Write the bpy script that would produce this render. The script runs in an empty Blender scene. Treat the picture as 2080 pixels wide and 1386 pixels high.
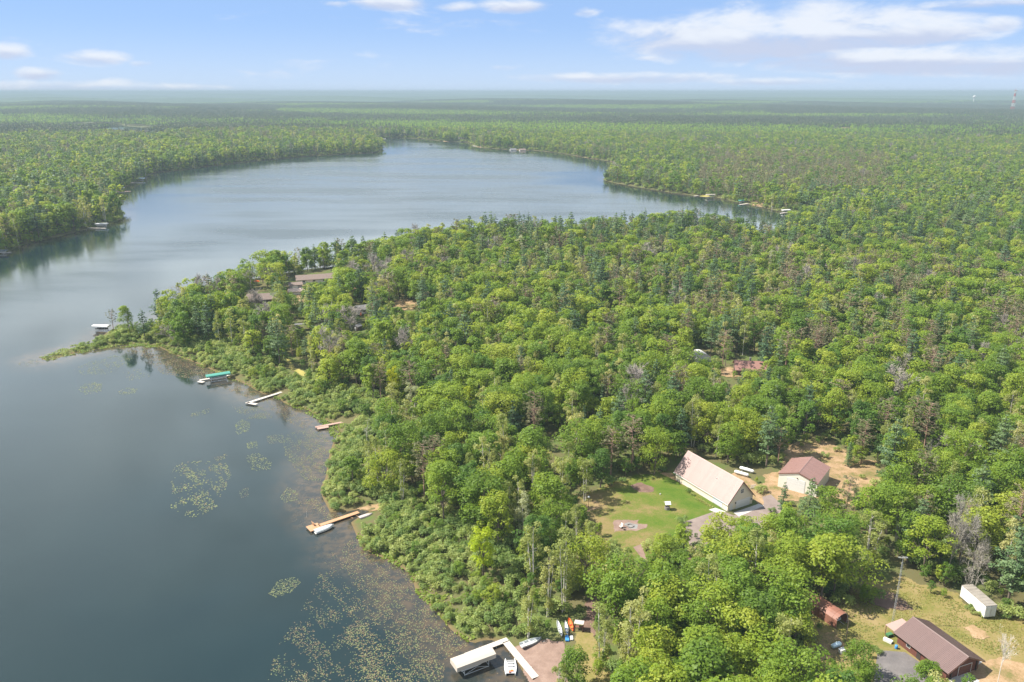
import bpy, math, random
import numpy as np
from mathutils import Vector, Matrix
rng = np.random.default_rng(7)
random.seed(7)
R = math.radians
SC = bpy.context.scene
COL = SC.collection

# ------------------------------------------------------------------ camera
FPX, CX, CY, CAMZ = 1618.0, 1040.0, 693.0, 113.0
PITCH = math.atan((693 - 186) / FPX)
cam_d = bpy.data.cameras.new('camera'); cam = bpy.data.objects.new('camera', cam_d); COL.objects.link(cam)
cam.location = (0, 0, CAMZ); cam.rotation_euler = (math.pi / 2 - PITCH, 0, 0)
cam_d.sensor_width = 36; cam_d.lens = 36 * FPX / 2080; cam_d.clip_start = 1; cam_d.clip_end = 90000
SC.camera = cam

# ------------------------------------------------------------------ sun, view
SUN_EL, SUN_AZ = R(51), R(-85)            # azimuth measured from +Y towards +X
SUN_STRENGTH, SKY_STRENGTH = 5.0, 0.07
EXPOSURE = 1.33
sd = bpy.data.lights.new('sun', 'SUN'); so = bpy.data.objects.new('sun', sd); COL.objects.link(so)
sd.energy = SUN_STRENGTH; sd.angle = R(0.5); sd.color = (1.0, .95, .86)
sdir = Vector((math.sin(SUN_AZ) * math.cos(SUN_EL), math.cos(SUN_AZ) * math.cos(SUN_EL), math.sin(SUN_EL)))
so.rotation_euler = sdir.to_track_quat('Z', 'Y').to_euler()
so.location = (0, 0, 400)
SC.view_settings.view_transform = 'Standard'; SC.view_settings.look = 'None'
SC.view_settings.exposure = EXPOSURE; SC.view_settings.gamma = 1
SC.view_settings.use_curve_mapping = False
SC.render.engine = 'CYCLES'
SC.cycles.max_bounces = 6; SC.cycles.diffuse_bounces = 3; SC.cycles.glossy_bounces = 2
SC.cycles.transmission_bounces = 3; SC.cycles.volume_bounces = 0; SC.cycles.transparent_max_bounces = 4

# ------------------------------------------------------------------ world sky
class NT:
    def __init__(s, nt): s.nt = nt
    def n(s, t, **k):
        o = s.nt.nodes.new(t)
        for a, v in k.items(): setattr(o, a, v)
        return o
    def l(s, a, b): s.nt.links.new(a, b)
    def m(s, op, a, b=None, c=None, clamp=False):
        o = s.nt.nodes.new('ShaderNodeMath'); o.operation = op; o.use_clamp = clamp
        for i, v in enumerate((a, b, c)):
            if v is None: continue
            if isinstance(v, (int, float)): o.inputs[i].default_value = v
            else: s.nt.links.new(v, o.inputs[i])
        return o.outputs[0]
    def mix(s, f, a, b):
        o = s.nt.nodes.new('ShaderNodeMix'); o.data_type = 'RGBA'
        for i, v in ((0, f), (6, a), (7, b)):
            if isinstance(v, (int, float)): o.inputs[i].default_value = v
            elif isinstance(v, (tuple, list)): o.inputs[i].default_value = (*v[:3], 1)
            else: s.nt.links.new(v, o.inputs[i])
        return o.outputs[2]
    def noise(s, vec, scale, detail=4, rough=.55, dist=0):
        o = s.nt.nodes.new('ShaderNodeTexNoise')
        o.inputs['Scale'].default_value = scale; o.inputs['Detail'].default_value = detail
        o.inputs['Roughness'].default_value = rough; o.inputs['Distortion'].default_value = dist
        if vec is not None: s.nt.links.new(vec, o.inputs['Vector'])
        return o.outputs[0]
    def ramp(s, f, stops):
        o = s.nt.nodes.new('ShaderNodeValToRGB'); e = o.color_ramp.elements
        while len(e) < len(stops): e.new(.5)
        for k, (p, c) in zip(e, stops): k.position = p; k.color = (*c[:3], 1)
        s.nt.links.new(f, o.inputs[0]); return o.outputs[0]
    def sm(s, v, a, b):
        o = s.nt.nodes.new('ShaderNodeMapRange'); o.interpolation_type = 'SMOOTHSTEP'
        o.inputs[1].default_value = a; o.inputs[2].default_value = b
        s.nt.links.new(v, o.inputs[0]); return o.outputs[0]

W = bpy.data.worlds.new('World'); SC.world = W; W.use_nodes = True
w = NT(W.node_tree); W.node_tree.nodes.clear()
tc = w.n('ShaderNodeTexCoord'); nrm = w.n('ShaderNodeVectorMath', operation='NORMALIZE')
w.l(tc.outputs['Generated'], nrm.inputs[0])
sep = w.n('ShaderNodeSeparateXYZ'); w.l(nrm.outputs[0], sep.inputs[0])
X, Y, Z = sep.outputs
az = w.m('MULTIPLY', w.m('ARCTAN2', X, Y), 57.2958)
el = w.m('MULTIPLY', w.m('ARCSINE', Z), 57.2958)
sky = w.n('ShaderNodeTexSky'); sky.sky_type = 'NISHITA'; sky.sun_disc = False
sky.sun_elevation = SUN_EL; sky.sun_rotation = SUN_AZ
sky.altitude = 300; sky.air_density = 1.0; sky.dust_density = 0.3; sky.ozone_density = 3.0
# clear blue air: the look-up direction is raised a little so that the pale band at the horizon is thin
comb = w.n('ShaderNodeCombineXYZ'); w.l(X, comb.inputs[0]); w.l(Y, comb.inputs[1])
w.l(w.m('ADD', w.m('MULTIPLY', w.m('MAXIMUM', Z, 0.0), 2.2), 0.02), comb.inputs[2])
n2 = w.n('ShaderNodeVectorMath', operation='NORMALIZE'); w.l(comb.outputs[0], n2.inputs[0])
w.l(n2.outputs[0], sky.inputs[0])
skyc = w.mix(.80, sky.outputs[0], (2.15, 3.35, 5.6))
# clouds: fields in azimuth / elevation
cv = w.n('ShaderNodeCombineXYZ')
w.l(w.m('MULTIPLY', az, .12), cv.inputs[0]); w.l(w.m('MULTIPLY', el, .36), cv.inputs[1])
N1 = w.noise(cv.outputs[0], 2.0, 8, .62, .35)
cv2 = w.n('ShaderNodeCombineXYZ')
w.l(w.m('MULTIPLY', az, .05), cv2.inputs[0]); w.l(w.m('MULTIPLY', el, .35), cv2.inputs[1]); cv2.inputs[2].default_value = 7.3
N2 = w.noise(cv2.outputs[0], 1.6, 6, .6, .2)
def px2ae(px, py):
    u = (px - CX) / FPX; v = (py - CY) / FPX
    dy = math.cos(PITCH) - v * math.sin(PITCH); dz = -math.sin(PITCH) - v * math.cos(PITCH)
    return math.degrees(math.atan2(u, dy)), math.degrees(math.atan2(dz, math.hypot(u, dy)))
# cumulus banks: px centre, half sizes in px, strength
banks = [(1480, 70, 235, 54, 1.0), (1700, 56, 290, 54, 1.0), (1860, 64, 160, 34, .9), (1600, 92, 270, 36, .95),
         (1880, 122, 300, 32, 1.0), (1730, 122, 220, 24, .9), (2060, 128, 120, 28, .9), (1270, 158, 210, 12, .75), (1560, 166, 120, 8, .6),
         (2030, 48, 46, 18, .6), (1990, 8, 190, 12, .7), (1500, 20, 60, 10, .0),
         (795, 6, 75, 16, .95), (1045, 12, 66, 15, .95), (930, 14, 40, 9, .45), (1190, 24, 24, 8, .4), (680, 8, 26, 6, .4),
         (10, 104, 50, 18, .8), (78, 150, 48, 15, .95), (198, 118, 62, 15, .65), (290, 130, 26, 6, .5),
         (130, 174, 200, 12, .6), (330, 178, 110, 8, .5), (1020, 138, 22, 5, .3), (1320, 118, 24, 5, .35)]
tot = None; shade = None
for bx, by, hx, hy, st in banks:
    if st <= 0: continue
    a0, e0 = px2ae(bx, by); a1 = px2ae(bx + hx, by)[0]; e1 = px2ae(bx, by - hy)[1]
    ra, re = abs(a1 - a0) * 1.15, abs(e1 - e0) * 1.15
    da = w.m('DIVIDE', w.m('SUBTRACT', az, a0), ra); de = w.m('DIVIDE', w.m('SUBTRACT', el, e0), re)
    f = w.m('MULTIPLY', w.m('SUBTRACT', 1.0, w.m('ADD', w.m('MULTIPLY', da, da), w.m('MULTIPLY', de, de))), st)
    f = w.m('MAXIMUM', f, -1.2)
    g = w.m('MULTIPLY', w.m('MAXIMUM', f, 0.0), de)
    tot = f if tot is None else w.m('MAXIMUM', tot, f)
    shade = g if shade is None else w.m('ADD', shade, g)
high = w.sm(el, 6.5, 14.0)                                  # broken pale cloud overhead, which the lake mirrors
scat = w.m('MULTIPLY', w.m('SUBTRACT', N2, w.m('SUBTRACT', .68, w.m('MULTIPLY', high, .26))), 3.0)
tot = w.m('MAXIMUM', tot, scat)
dens = w.sm(w.m('ADD', tot, w.m('MULTIPLY', w.m('SUBTRACT', N1, .49), 2.8)), -.22, 1.0)
dens = w.m('MULTIPLY', dens, .93)
top = w.sm(w.m('ADD', shade, w.m('MULTIPLY', w.m('SUBTRACT', N1, .5), 1.3)), -.35, .3)
CLD = w.mix(top, (3.45, 3.85, 4.9), (5.0, 5.25, 5.7))
pale = w.m('MULTIPLY', w.m('SUBTRACT', 1.0, w.sm(el, -0.5, 5.0)), .62)
skyc = w.mix(pale, skyc, (3.9, 4.55, 5.5))
bright = w.m('MULTIPLY', w.sm(el, 5.8, 11.0), w.m('ADD', .5, w.m('MULTIPLY', w.sm(N2, .35, .6), .5)))
thin = w.m('SUBTRACT', 1.0, w.m('MULTIPLY', w.sm(el, 18.0, 44.0), .93))       # cloud decks look closed low down and open overhead
skyc = w.mix(w.m('MULTIPLY', w.m('MULTIPLY', bright, .88), thin), skyc, (15.0, 16.0, 16.0))
fin = w.mix(dens, skyc, CLD)
bg = w.n('ShaderNodeBackground'); w.l(fin, bg.inputs[0]); bg.inputs[1].default_value = SKY_STRENGTH
wo = w.n('ShaderNodeOutputWorld'); w.l(bg.outputs[0], wo.inputs[0])

# ------------------------------------------------------------------ pixel of the survey photo -> place on the land
CP, SP = math.cos(PITCH), math.sin(PITCH)
def ray(px, py, z):
    u = (px - CX) / FPX; v = (py - CY) / FPX
    t = (z - CAMZ) / (-SP - v * CP)
    return u * t, (CP - v * SP) * t
def proj(x, y, z):
    Zr = z - CAMZ; d = y * CP - Zr * SP
    return CX + FPX * x / d, CY + FPX * (-y * SP - Zr * CP) / d, d

# ------------------------------------------------------------------ shoreline (world metres)
def P0(l): return [ray(x, y, 0) for x, y in l]
def tops(l, h):
    o = []
    for x, y in l:
        a, b = ray(x, y, h + 2); k = 1 + 5 / math.hypot(a, b); o.append((a * k, b * k))
    return o
lake = [(40, -60), (22, 40), (14, 95), (8, 122)]
lake += P0([(1078, 1388), (1050, 1345), (1028, 1312), (1004, 1300), (985, 1300), (958, 1309), (919, 1283), (886, 1243), (846, 1206), (836, 1166), (792, 1140),
  (735, 1114), (720, 1079), (712, 1060), (738, 1046), (757, 1036), (735, 1034), (700, 1040), (672, 1043), (655, 1012), (650, 992), (662, 968),
  (668, 924), (676, 900), (690, 880), (680, 862), (646, 847), (624, 832), (581, 822), (560, 803), (530, 800), (509, 786), (480, 772), (455, 765),
  (421, 747), (391, 735), (343, 716), (320, 703), (267, 697), (226, 703), (196, 711), (153, 718), (95, 733), (80, 729), (152, 708), (194, 695),
  (214, 677), (228, 668), (258, 668)])
lake += tops([(300, 592), (330, 572), (410, 553), (490, 512), (620, 492), (740, 482), (810, 465), (900, 452), (960, 445), (1060, 440),
  (1180, 445), (1300, 430), (1390, 426), (1450, 430), (1500, 438), (1560, 450)], 17)
lake += P0([(1650, 446), (1650, 438), (1632, 432), (1582, 430), (1546, 420), (1500, 412), (1452, 401), (1409, 398), (1360, 391), (1297, 381), (1238, 370), (1224, 365),
  (1246, 352), (1262, 340), (1240, 328), (1185, 320), (1135, 311), (1085, 306), (1020, 304), (968, 299), (952, 289), (902, 288), (867, 283),
  (815, 280.5), (775, 282), (752, 286), (760, 294), (776, 298), (776, 304), (762, 311), (640, 316.5), (520, 327), (450, 335.5), (400, 340.5), (375, 344.5),
  (312, 351), (290, 364.5), (262, 377), (236, 389), (232, 402), (243, 420), (250, 440), (247, 447), (220, 456), (185, 463), (120, 481), (50, 497), (22, 509), (0, 518)])
lake += [(-420, 470), (-470, 380), (-520, 250), (-480, 60), (-300, -60)]
pond = P0([(107, 255.5), (180, 253.5), (250, 254), (258, 257), (335, 262.5), (337, 268.5), (280, 268.5), (230, 263), (150, 260)])
LAKES = [np.array(lake), np.array(pond)]
def inside(poly, x, y):
    r = np.zeros(x.shape, bool); n = len(poly); j = n - 1
    for i in range(n):
        xi, yi = poly[i]; xj, yj = poly[j]
        c = (yi > y) != (yj > y)
        with np.errstate(divide='ignore', invalid='ignore'):
            r ^= c & (x < (xj - xi) * (y - yi) / (yj - yi) + xi)
        j = i
    return r
def sdf(x, y):                                   # > 0 on land
    x = np.asarray(x, float); y = np.asarray(y, float)
    best = np.full(x.shape, 1e12); ins = np.zeros(x.shape, bool)
    for poly in LAKES:
        n = len(poly)
        for i in range(n):
            ax, ay = poly[i - 1]; bx, by = poly[i]; dx, dy = bx - ax, by - ay
            t = np.clip(((x - ax) * dx + (y - ay) * dy) / (dx * dx + dy * dy + 1e-9), 0, 1)
            best = np.minimum(best, (x - ax - t * dx) ** 2 + (y - ay - t * dy) ** 2)
        ins |= inside(poly, x, y)
    d = np.sqrt(best)
    return np.where(ins, -d, d)
def sstep(v, a, b):
    t = np.clip((v - a) / (b - a), 0, 1); return t * t * (3 - 2 * t)
def ground_s(x, y, s):
    q = np.clip(s, 0, 28) / 28
    z = np.where(s > 0, 2.6 * (1 - (1 - q) ** 2) + .02, np.maximum(s * .22, -1.6))
    r = np.hypot(x, y)
    hill = (np.sin(x * .0011 + 1) * np.cos(y * .0009 + x * .0004) + .6 * np.sin(x * .0031 + y * .0019) + .8)
    z = z + np.where(s > 0, sstep(s, 20, 300) * (sstep(r, 700, 2500) * 4 * hill + sstep(r, 2600, 8000) * 11 * hill + sstep(r, 9000, 26000) * 20 * (hill + .4)), 0)
    return z
def ground(x, y):
    a, b = np.atleast_1d(np.asarray(x, float)), np.atleast_1d(np.asarray(y, float))
    return ground_s(a, b, sdf(a, b))
def gz(x, y): return float(ground(x, y)[0])
def at(px, py, dz=0.0):
    z = 2.6
    for _ in range(5):
        x, y = ray(px, py, z + dz); z = gz(x, y)
    return x, y, z

# ------------------------------------------------------------------ materials
MATS = {}
def hexl(c):
    return tuple((v / 255 / 12.92) if v / 255 <= .04045 else ((v / 255 + .055) / 1.055) ** 2.4 for v in c)
def pmat(name, col, rough=.65, var=.18, scale=2.5, spec=.3, metal=0.0, objvar=.08, dirt=None):
    if name in MATS: return MATS[name]
    m = bpy.data.materials.new(name); m.use_nodes = True; t = NT(m.node_tree)
    b = m.node_tree.nodes['Principled BSDF']
    c = t.n('ShaderNodeTexCoord'); f = t.noise(c.outputs['Object'], scale, 5, .6)
    oi = t.n('ShaderNodeObjectInfo')
    k = t.m('ADD', t.m('MULTIPLY', t.m('SUBTRACT', f, .5), var * 2.2), t.m('MULTIPLY', t.m('SUBTRACT', oi.outputs['Random'], .5), objvar * 2))
    k = t.m('ADD', k, 1.0)
    vm = t.n('ShaderNodeVectorMath', operation='SCALE'); vm.inputs[0].default_value = col; t.l(k, vm.inputs[3])
    out = vm.outputs[0]
    if dirt:
        g = t.noise(c.outputs['Object'], scale * .35, 6, .7)
        out = t.mix(t.m('MULTIPLY', t.sm(g, .5, .75), .55), out, dirt)
    t.l(out, b.inputs['Base Color']); b.inputs['Roughness'].default_value = rough
    b.inputs['Specular IOR Level'].default_value = spec; b.inputs['Metallic'].default_value = metal
    MATS[name] = m; return m

def leafmat(name, stops, A=.8, B=.5, trans=.4, rough=.55):
    m = bpy.data.materials.new(name); m.use_nodes = True; t = NT(m.node_tree); m.node_tree.nodes.clear()
    oi = t.n('ShaderNodeObjectInfo'); at_ = t.n('ShaderNodeAttribute'); at_.attribute_name = 'tint'
    sc_ = t.n('ShaderNodeSeparateColor'); t.l(oi.outputs['Color'], sc_.inputs[0])
    own = t.m('SUBTRACT', 1.0, sc_.outputs[2])                  # a singled-out tree carries its own tint in its object colour
    pick = t.m('ADD', t.m('MULTIPLY', oi.outputs['Random'], t.m('SUBTRACT', 1.0, own)), t.m('MULTIPLY', sc_.outputs[0], own))
    v = t.m('ADD', t.m('ADD', .5, t.m('MULTIPLY', t.m('SUBTRACT', pick, .5), A)),
            t.m('MULTIPLY', t.m('SUBTRACT', at_.outputs['Fac'], .5), B), clamp=True)
    c = t.ramp(v, stops)
    d = t.n('ShaderNodeBsdfPrincipled'); d.inputs['Roughness'].default_value = rough; d.inputs['Specular IOR Level'].default_value = .25
    t.l(c, d.inputs['Base Color'])
    tr = t.n('ShaderNodeBsdfTranslucent'); vs = t.n('ShaderNodeVectorMath', operation='MULTIPLY'); vs.inputs[1].default_value = (2.3, 2.1, 1.2); t.l(c, vs.inputs[0]); t.l(vs.outputs[0], tr.inputs[0])
    mx = t.n('ShaderNodeMixShader'); mx.inputs[0].default_value = trans
    t.l(d.outputs[0], mx.inputs[1]); t.l(tr.outputs[0], mx.inputs[2])
    o = t.n('ShaderNodeOutputMaterial'); t.l(mx.outputs[0], o.inputs[0])
    MATS[name] = m; return m
GREEN = [(0, (.066, .118, .012)), (.35, (.114, .180, .015)), (.7, (.168, .226, .019)), (1, (.228, .262, .028))]
leafmat('broadleaf_foliage', GREEN)
leafmat('dense_foliage', [(0, (.048, .100, .015)), (.5, (.086, .156, .017)), (1, (.138, .206, .020))])
leafmat('lime_foliage', [(0, (.21, .28, .006)), (.5, (.30, .34, .008)), (1, (.39, .38, .015))])
leafmat('birch_foliage', [(0, (.145, .180, .040)), (.5, (.215, .240, .068)), (1, (.30, .29, .12))])
leafmat('silver_foliage', [(0, (.20, .23, .12)), (.5, (.26, .28, .16)), (1, (.33, .34, .22))])
leafmat('pine_foliage', [(0, (.042, .084, .036)), (.5, (.072, .122, .048)), (1, (.115, .165, .058))], trans=.25)
leafmat('red_pine_foliage', [(0, (.085, .094, .042)), (.5, (.125, .126, .058)), (1, (.175, .155, .080))], trans=.2)
leafmat('shrub_foliage', [(0, (.095, .155, .038)), (.5, (.170, .225, .058)), (1, (.255, .285, .090))])
leafmat('grass_blades', [(0, (.10, .13, .03)), (.5, (.17, .18, .045)), (1, (.28, .24, .09))])
leafmat('marsh_blades', [(0, (.10, .17, .02)), (.5, (.16, .21, .028)), (1, (.24, .22, .05))])
leafmat('far_foliage', [(0, (.042, .090, .018)), (.22, (.064, .125, .016)), (.36, (.094, .168, .013)), (.7, (.130, .208, .014)), (1, (.180, .240, .022))], A=.12, B=1.0)
leafmat('far_pine_foliage', [(0, (.042, .066, .036)), (.5, (.066, .092, .046)), (1, (.110, .112, .062))], A=.12, B=1.0, trans=.25)
leafmat('pad_green', [(0, (.09, .11, .045)), (.5, (.155, .17, .075)), (1, (.23, .23, .115))], trans=.1, rough=.4)
leafmat('pad_brown', [(0, (.11, .08, .045)), (.5, (.17, .125, .07)), (1, (.21, .175, .095))], trans=.1, rough=.4)
BARK = pmat('bark', (.11, .085, .065), .85, .3, 1.5)
BIRCHBARK = pmat('birch_bark', (.42, .39, .34), .8, .35, 2)
TWIG = pmat('bare_twigs', (.27, .235, .205), .85, .2, 2, objvar=.2)
DEADBIRCH = pmat('dead_birch_wood', (.25, .225, .19), .85, .25, 2)
WHITEWOOD = pmat('bleached_wood', (.52, .47, .42), .8, .2, 2)

# ------------------------------------------------------------------ mesh helpers
def newmesh(name, V, F, mats, fmat=None, tint=None, smooth=False):
    me = bpy.data.meshes.new(name)
    V = np.asarray(V, np.float32).reshape(-1, 3)
    if isinstance(F, np.ndarray):
        n, k = F.shape
        me.vertices.add(len(V)); me.vertices.foreach_set('co', V.ravel())
        me.loops.add(n * k); me.loops.foreach_set('vertex_index', F.ravel().astype(np.int32))
        me.polygons.add(n); me.polygons.foreach_set('loop_start', np.arange(0, n * k, k, dtype=np.int32))
        me.update(calc_edges=True)
    else:
        me.from_pydata(V.tolist(), [], F); me.update()
    for m in mats: me.materials.append(m)
    if fmat is not None: me.polygons.foreach_set('material_index', np.asarray(fmat, np.int32))
    if tint is not None:
        a = me.attributes.new('tint', 'FLOAT', 'POINT'); a.data.foreach_set('value', np.asarray(tint, np.float32))
    if smooth: me.polygons.foreach_set('use_smooth', np.ones(len(me.polygons), bool))
    return me

class MB:
    def __init__(s): s.v = []; s.f = []
    def add(s, V, F):
        b = len(s.v); s.v += [tuple(p) for p in V]; s.f += [tuple(i + b for i in q) for q in F]
    def box(s, c, d, rz=0.0, tilt=None):
        x, y, z = (q / 2 for q in d)
        V = [Vector(p) for p in ((-x, -y, -z), (x, -y, -z), (x, y, -z), (-x, y, -z), (-x, -y, z), (x, -y, z), (x, y, z), (-x, y, z))]
        M = Matrix.Translation(c) @ Matrix.Rotation(rz, 4, 'Z')
        if tilt: M = M @ Matrix.Rotation(tilt[1], 4, tilt[0])
        s.add([M @ p for p in V], [(0, 3, 2, 1), (4, 5, 6, 7), (0, 1, 5, 4), (1, 2, 6, 5), (2, 3, 7, 6), (3, 0, 4, 7)]); return s
    def tube(s, p0, p1, r0, r1=None, n=6, cap=True):
        r1 = r0 if r1 is None else r1
        a, b = Vector(p0), Vector(p1); q = (b - a).to_track_quat('Z', 'Y')
        V = []
        for p, r in ((a, r0), (b, r1)):
            for i in range(n):
                t = 2 * math.pi * i / n; V.append(p + q @ Vector((r * math.cos(t), r * math.sin(t), 0)))
        F = [(i, (i + 1) % n, n + (i + 1) % n, n + i) for i in range(n)]
        if cap: F += [tuple(range(n - 1, -1, -1)), tuple(range(n, 2 * n))]
        s.add(V, F); return s
    def extr(s, prof, y0, y1, axis='y'):       # profile (x,z) pulled along y
        n = len(prof)
        V = [(x, y0, z) for x, z in prof] + [(x, y1, z) for x, z in prof]
        if axis == 'x': V = [(b, a, c) for a, b, c in V]
        F = [(i, (i + 1) % n, n + (i + 1) % n, n + i) for i in range(n)] + [tuple(range(n - 1, -1, -1)), tuple(range(n, 2 * n))]
        s.add(V, F); return s
    def lathe(s, prof, n=12, c=(0, 0, 0)):
        V = []
        for r, z in prof:
            for i in range(n):
                t = 2 * math.pi * i / n; V.append((c[0] + r * math.cos(t), c[1] + r * math.sin(t), c[2] + z))
        F = []
        for k in range(len(prof) - 1):
            for i in range(n):
                j = (i + 1) % n; F.append((k * n + i, k * n + j, (k + 1) * n + j, (k + 1) * n + i))
        F += [tuple(range(n - 1, -1, -1)), tuple(range((len(prof) - 1) * n, len(prof) * n))]
        s.add(V, F); return s
    def mesh(s, name, m): return newmesh(name, s.v, s.f, [m])
    def build(s, name, m, parent=None, smooth=False):
        me = newmesh(name, s.v, s.f, [m], smooth=smooth)
        return link(name, me, parent)
def link(name, me, parent=None):
    o = bpy.data.objects.new(name, me); COL.objects.link(o)
    if parent is not None: o.parent = parent
    return o
def thing(name, label, cat, loc=(0, 0, 0), rz=0.0, group=None):
    o = bpy.data.objects.new(name, None); COL.objects.link(o); o.location = loc; o.rotation_euler = (0, 0, rz)
    o.empty_display_size = .5; return tag(o, label, cat, group)
def tag(o, label, cat, group=None):
    o['label'] = label; o['category'] = cat
    if group: o['group'] = group
    return o
def struct(o, kind='structure'):
    o['kind'] = kind; return o

# ------------------------------------------------------------------ terrain sheet
def axis_r():
    r = [45.0]
    while r[-1] < 32000: r.append(r[-1] + max(2.0, .0125 * r[-1]))
    return np.array(r)
rr = axis_r(); th = np.linspace(-R(52), R(52), 150)
TT, RRR = np.meshgrid(th, rr); gx = RRR * np.sin(TT); gy = RRR * np.cos(TT)
gs = sdf(gx, gy); gzz = ground_s(gx, gy, gs)
nr, nt_ = gx.shape
idx = np.arange(nr * nt_).reshape(nr, nt_)
quads = np.stack([idx[:-1, :-1], idx[:-1, 1:], idx[1:, 1:], idx[1:, :-1]], -1).reshape(-1, 4)[:, ::-1]
canopy = sstep(RRR, 7000, 8500)
def zone_noise(x, y):
    return (np.sin(x * .0021 + 3 * np.sin(y * .0007)) + np.sin(y * .0047 + 1.3 * np.sin(x * .0013 + 2)) + .7 * np.sin(x * .006 - y * .009)) / 2.7
gzz2 = gzz + canopy * 12

gm = bpy.data.materials.new('forest_floor'); gm.use_nodes = True; g = NT(gm.node_tree); b = gm.node_tree.nodes['Principled BSDF']
geo = g.n('ShaderNodeNewGeometry'); pos = geo.outputs['Position']
n1 = g.noise(pos, .09, 6, .65); n2_ = g.noise(pos, .7, 4, .6); mp_ = g.n('ShaderNodeMapping'); g.l(pos, mp_.inputs[0]); mp_.inputs['Scale'].default_value = (.0008, .0006, 1); n3 = g.m('ADD', g.m('MULTIPLY', g.noise(mp_.outputs[0], 1.0, 4, .6), .7), g.m('MULTIPLY', g.noise(pos, .012, 5, .7), .3))
floor_c = g.mix(g.sm(n1, .42, .62), (.085, .080, .032), (.062, .100, .020))
floor_c = g.mix(g.m('MULTIPLY', n2_, .4), floor_c, (.13, .10, .06))
canopy_c = g.mix(g.sm(n3, .38, .60), (.016, .034, .020), (.070, .105, .030))  # far canopy tones darkened: the crowns' self-shadow is put into the colour
fa = g.n('ShaderNodeAttribute'); fa.attribute_name = 'canopy'
sa = g.n('ShaderNodeAttribute'); sa.attribute_name = 'shore'
sand = g.mix(n2_, (.16, .11, .055), (.08, .07, .03))
cc = g.mix(g.sm(sa.outputs['Fac'], .2, 1.6), sand, floor_c)
g.l(g.mix(fa.outputs['Fac'], cc, canopy_c), b.inputs['Base Color']); b.inputs['Roughness'].default_value = .9; b.inputs['Specular IOR Level'].default_value = .1
me = newmesh('ground', np.stack([gx, gy, gzz2], -1), quads, [gm], smooth=True)
for nm, arr in (('canopy', canopy), ('shore', gs + 6 * sstep(RRR, 420, 520))):
    a = me.attributes.new(nm, 'FLOAT', 'POINT'); a.data.foreach_set('value', arr.ravel().astype(np.float32))
struct(link('ground', me))

# ------------------------------------------------------------------ water sheet
wm = bpy.data.materials.new('lake_water'); wm.use_nodes = True; g = NT(wm.node_tree); b = wm.node_tree.nodes['Principled BSDF']
geo = g.n('ShaderNodeNewGeometry'); pos = geo.outputs['Position']
sa = g.n('ShaderNodeAttribute'); sa.attribute_name = 'shore'
nw = g.noise(pos, .05, 5, .6); nw2 = g.noise(pos, .35, 5, .65)
dist = g.m('ADD', sa.outputs['Fac'], g.m('MULTIPLY', g.m('SUBTRACT', nw, .5), 14))
shal = g.sm(dist, -18.0, -1.0)
deep = g.mix(nw, (.005, .014, .015), (.010, .022, .022))
weed = g.mix(g.sm(nw2, .40, .62), (.030, .030, .026), (.075, .055, .034))
g.l(g.mix(g.m('MULTIPLY', shal, .9), deep, weed), b.inputs['Base Color'])
b.inputs['IOR'].default_value = 1.333; b.inputs['Specular IOR Level'].default_value = .7
big = g.noise(pos, .006, 4, .6)
mp = g.n('ShaderNodeMapping'); g.l(pos, mp.inputs[0]); mp.inputs['Scale'].default_value = (.0035, .014, 1)
streak = g.noise(mp.outputs[0], 1.0, 5, .6)
open_ = g.m('SUBTRACT', 1.0, g.sm(sa.outputs['Fac'], -130.0, -15.0))
rip = g.m('MULTIPLY', g.m('ADD', .55, g.m('MULTIPLY', g.sm(streak, .38, .62), .45)), g.m('ADD', .22, g.m('MULTIPLY', open_, .78)))
g.l(g.m('ADD', .03, g.m('MULTIPLY', rip, .27)), b.inputs['Roughness'])
wv = g.m('ADD', g.noise(pos, .55, 3, .6), g.m('MULTIPLY', g.noise(pos, 2.1, 2, .5), .35))
bp = g.n('ShaderNodeBump'); bp.inputs['Distance'].default_value = .16
g.l(g.m('MULTIPLY', rip, .22), bp.inputs['Strength']); g.l(wv, bp.inputs['Height']); g.l(bp.outputs[0], b.inputs['Normal'])
smin = gs.ravel()[quads].min(1)
wq = quads[(smin < 9)]
used, inv = np.unique(wq, return_inverse=True)
wv_ = np.stack([gx.ravel()[used], gy.ravel()[used], np.zeros(len(used))], -1)
me = newmesh('lake', wv_, inv.reshape(-1, 4), [wm])
a = me.attributes.new('shore', 'FLOAT', 'POINT'); a.data.foreach_set('value', gs.ravel()[used].astype(np.float32))
struct(link('lake', me))

# ------------------------------------------------------------------ ground sheets
def gmat(name, stops, scale=.5, scale2=4, rough=.9, detail=6, drift=None):
    m = bpy.data.materials.new(name); m.use_nodes = True; t = NT(m.node_tree); bb = m.node_tree.nodes['Principled BSDF']
    p = t.n('ShaderNodeNewGeometry').outputs['Position']
    f = t.m('ADD', t.m('MULTIPLY', t.noise(p, scale, detail, .65), .7), t.m('MULTIPLY', t.noise(p, scale2, 3, .6), .3))
    if drift:
        sx3 = t.n('ShaderNodeSeparateXYZ'); t.l(p, sx3.inputs[0]); f = t.m('ADD', f, t.m('MULTIPLY', t.m('SUBTRACT', drift[0], sx3.outputs[0]), drift[1]))
    t.l(t.ramp(f, stops), bb.inputs['Base Color']); bb.inputs['Roughness'].default_value = rough; bb.inputs['Specular IOR Level'].default_value = .15
    bu = t.n('ShaderNodeBump'); bu.inputs['Strength'].default_value = .5; bu.inputs['Distance'].default_value = .05
    t.l(t.noise(p, scale2 * 2, 3), bu.inputs['Height']); t.l(bu.outputs[0], bb.inputs['Normal'])
    MATS[name] = m; return m
gmat('lawn_turf', [(.28, (.038, .078, .007)), (.42, (.060, .102, .009)), (.54, (.090, .110, .018)), (.66, (.155, .122, .046)), (.75, (.185, .132, .062))], .16, 2.5, drift=(44, .007))
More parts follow.
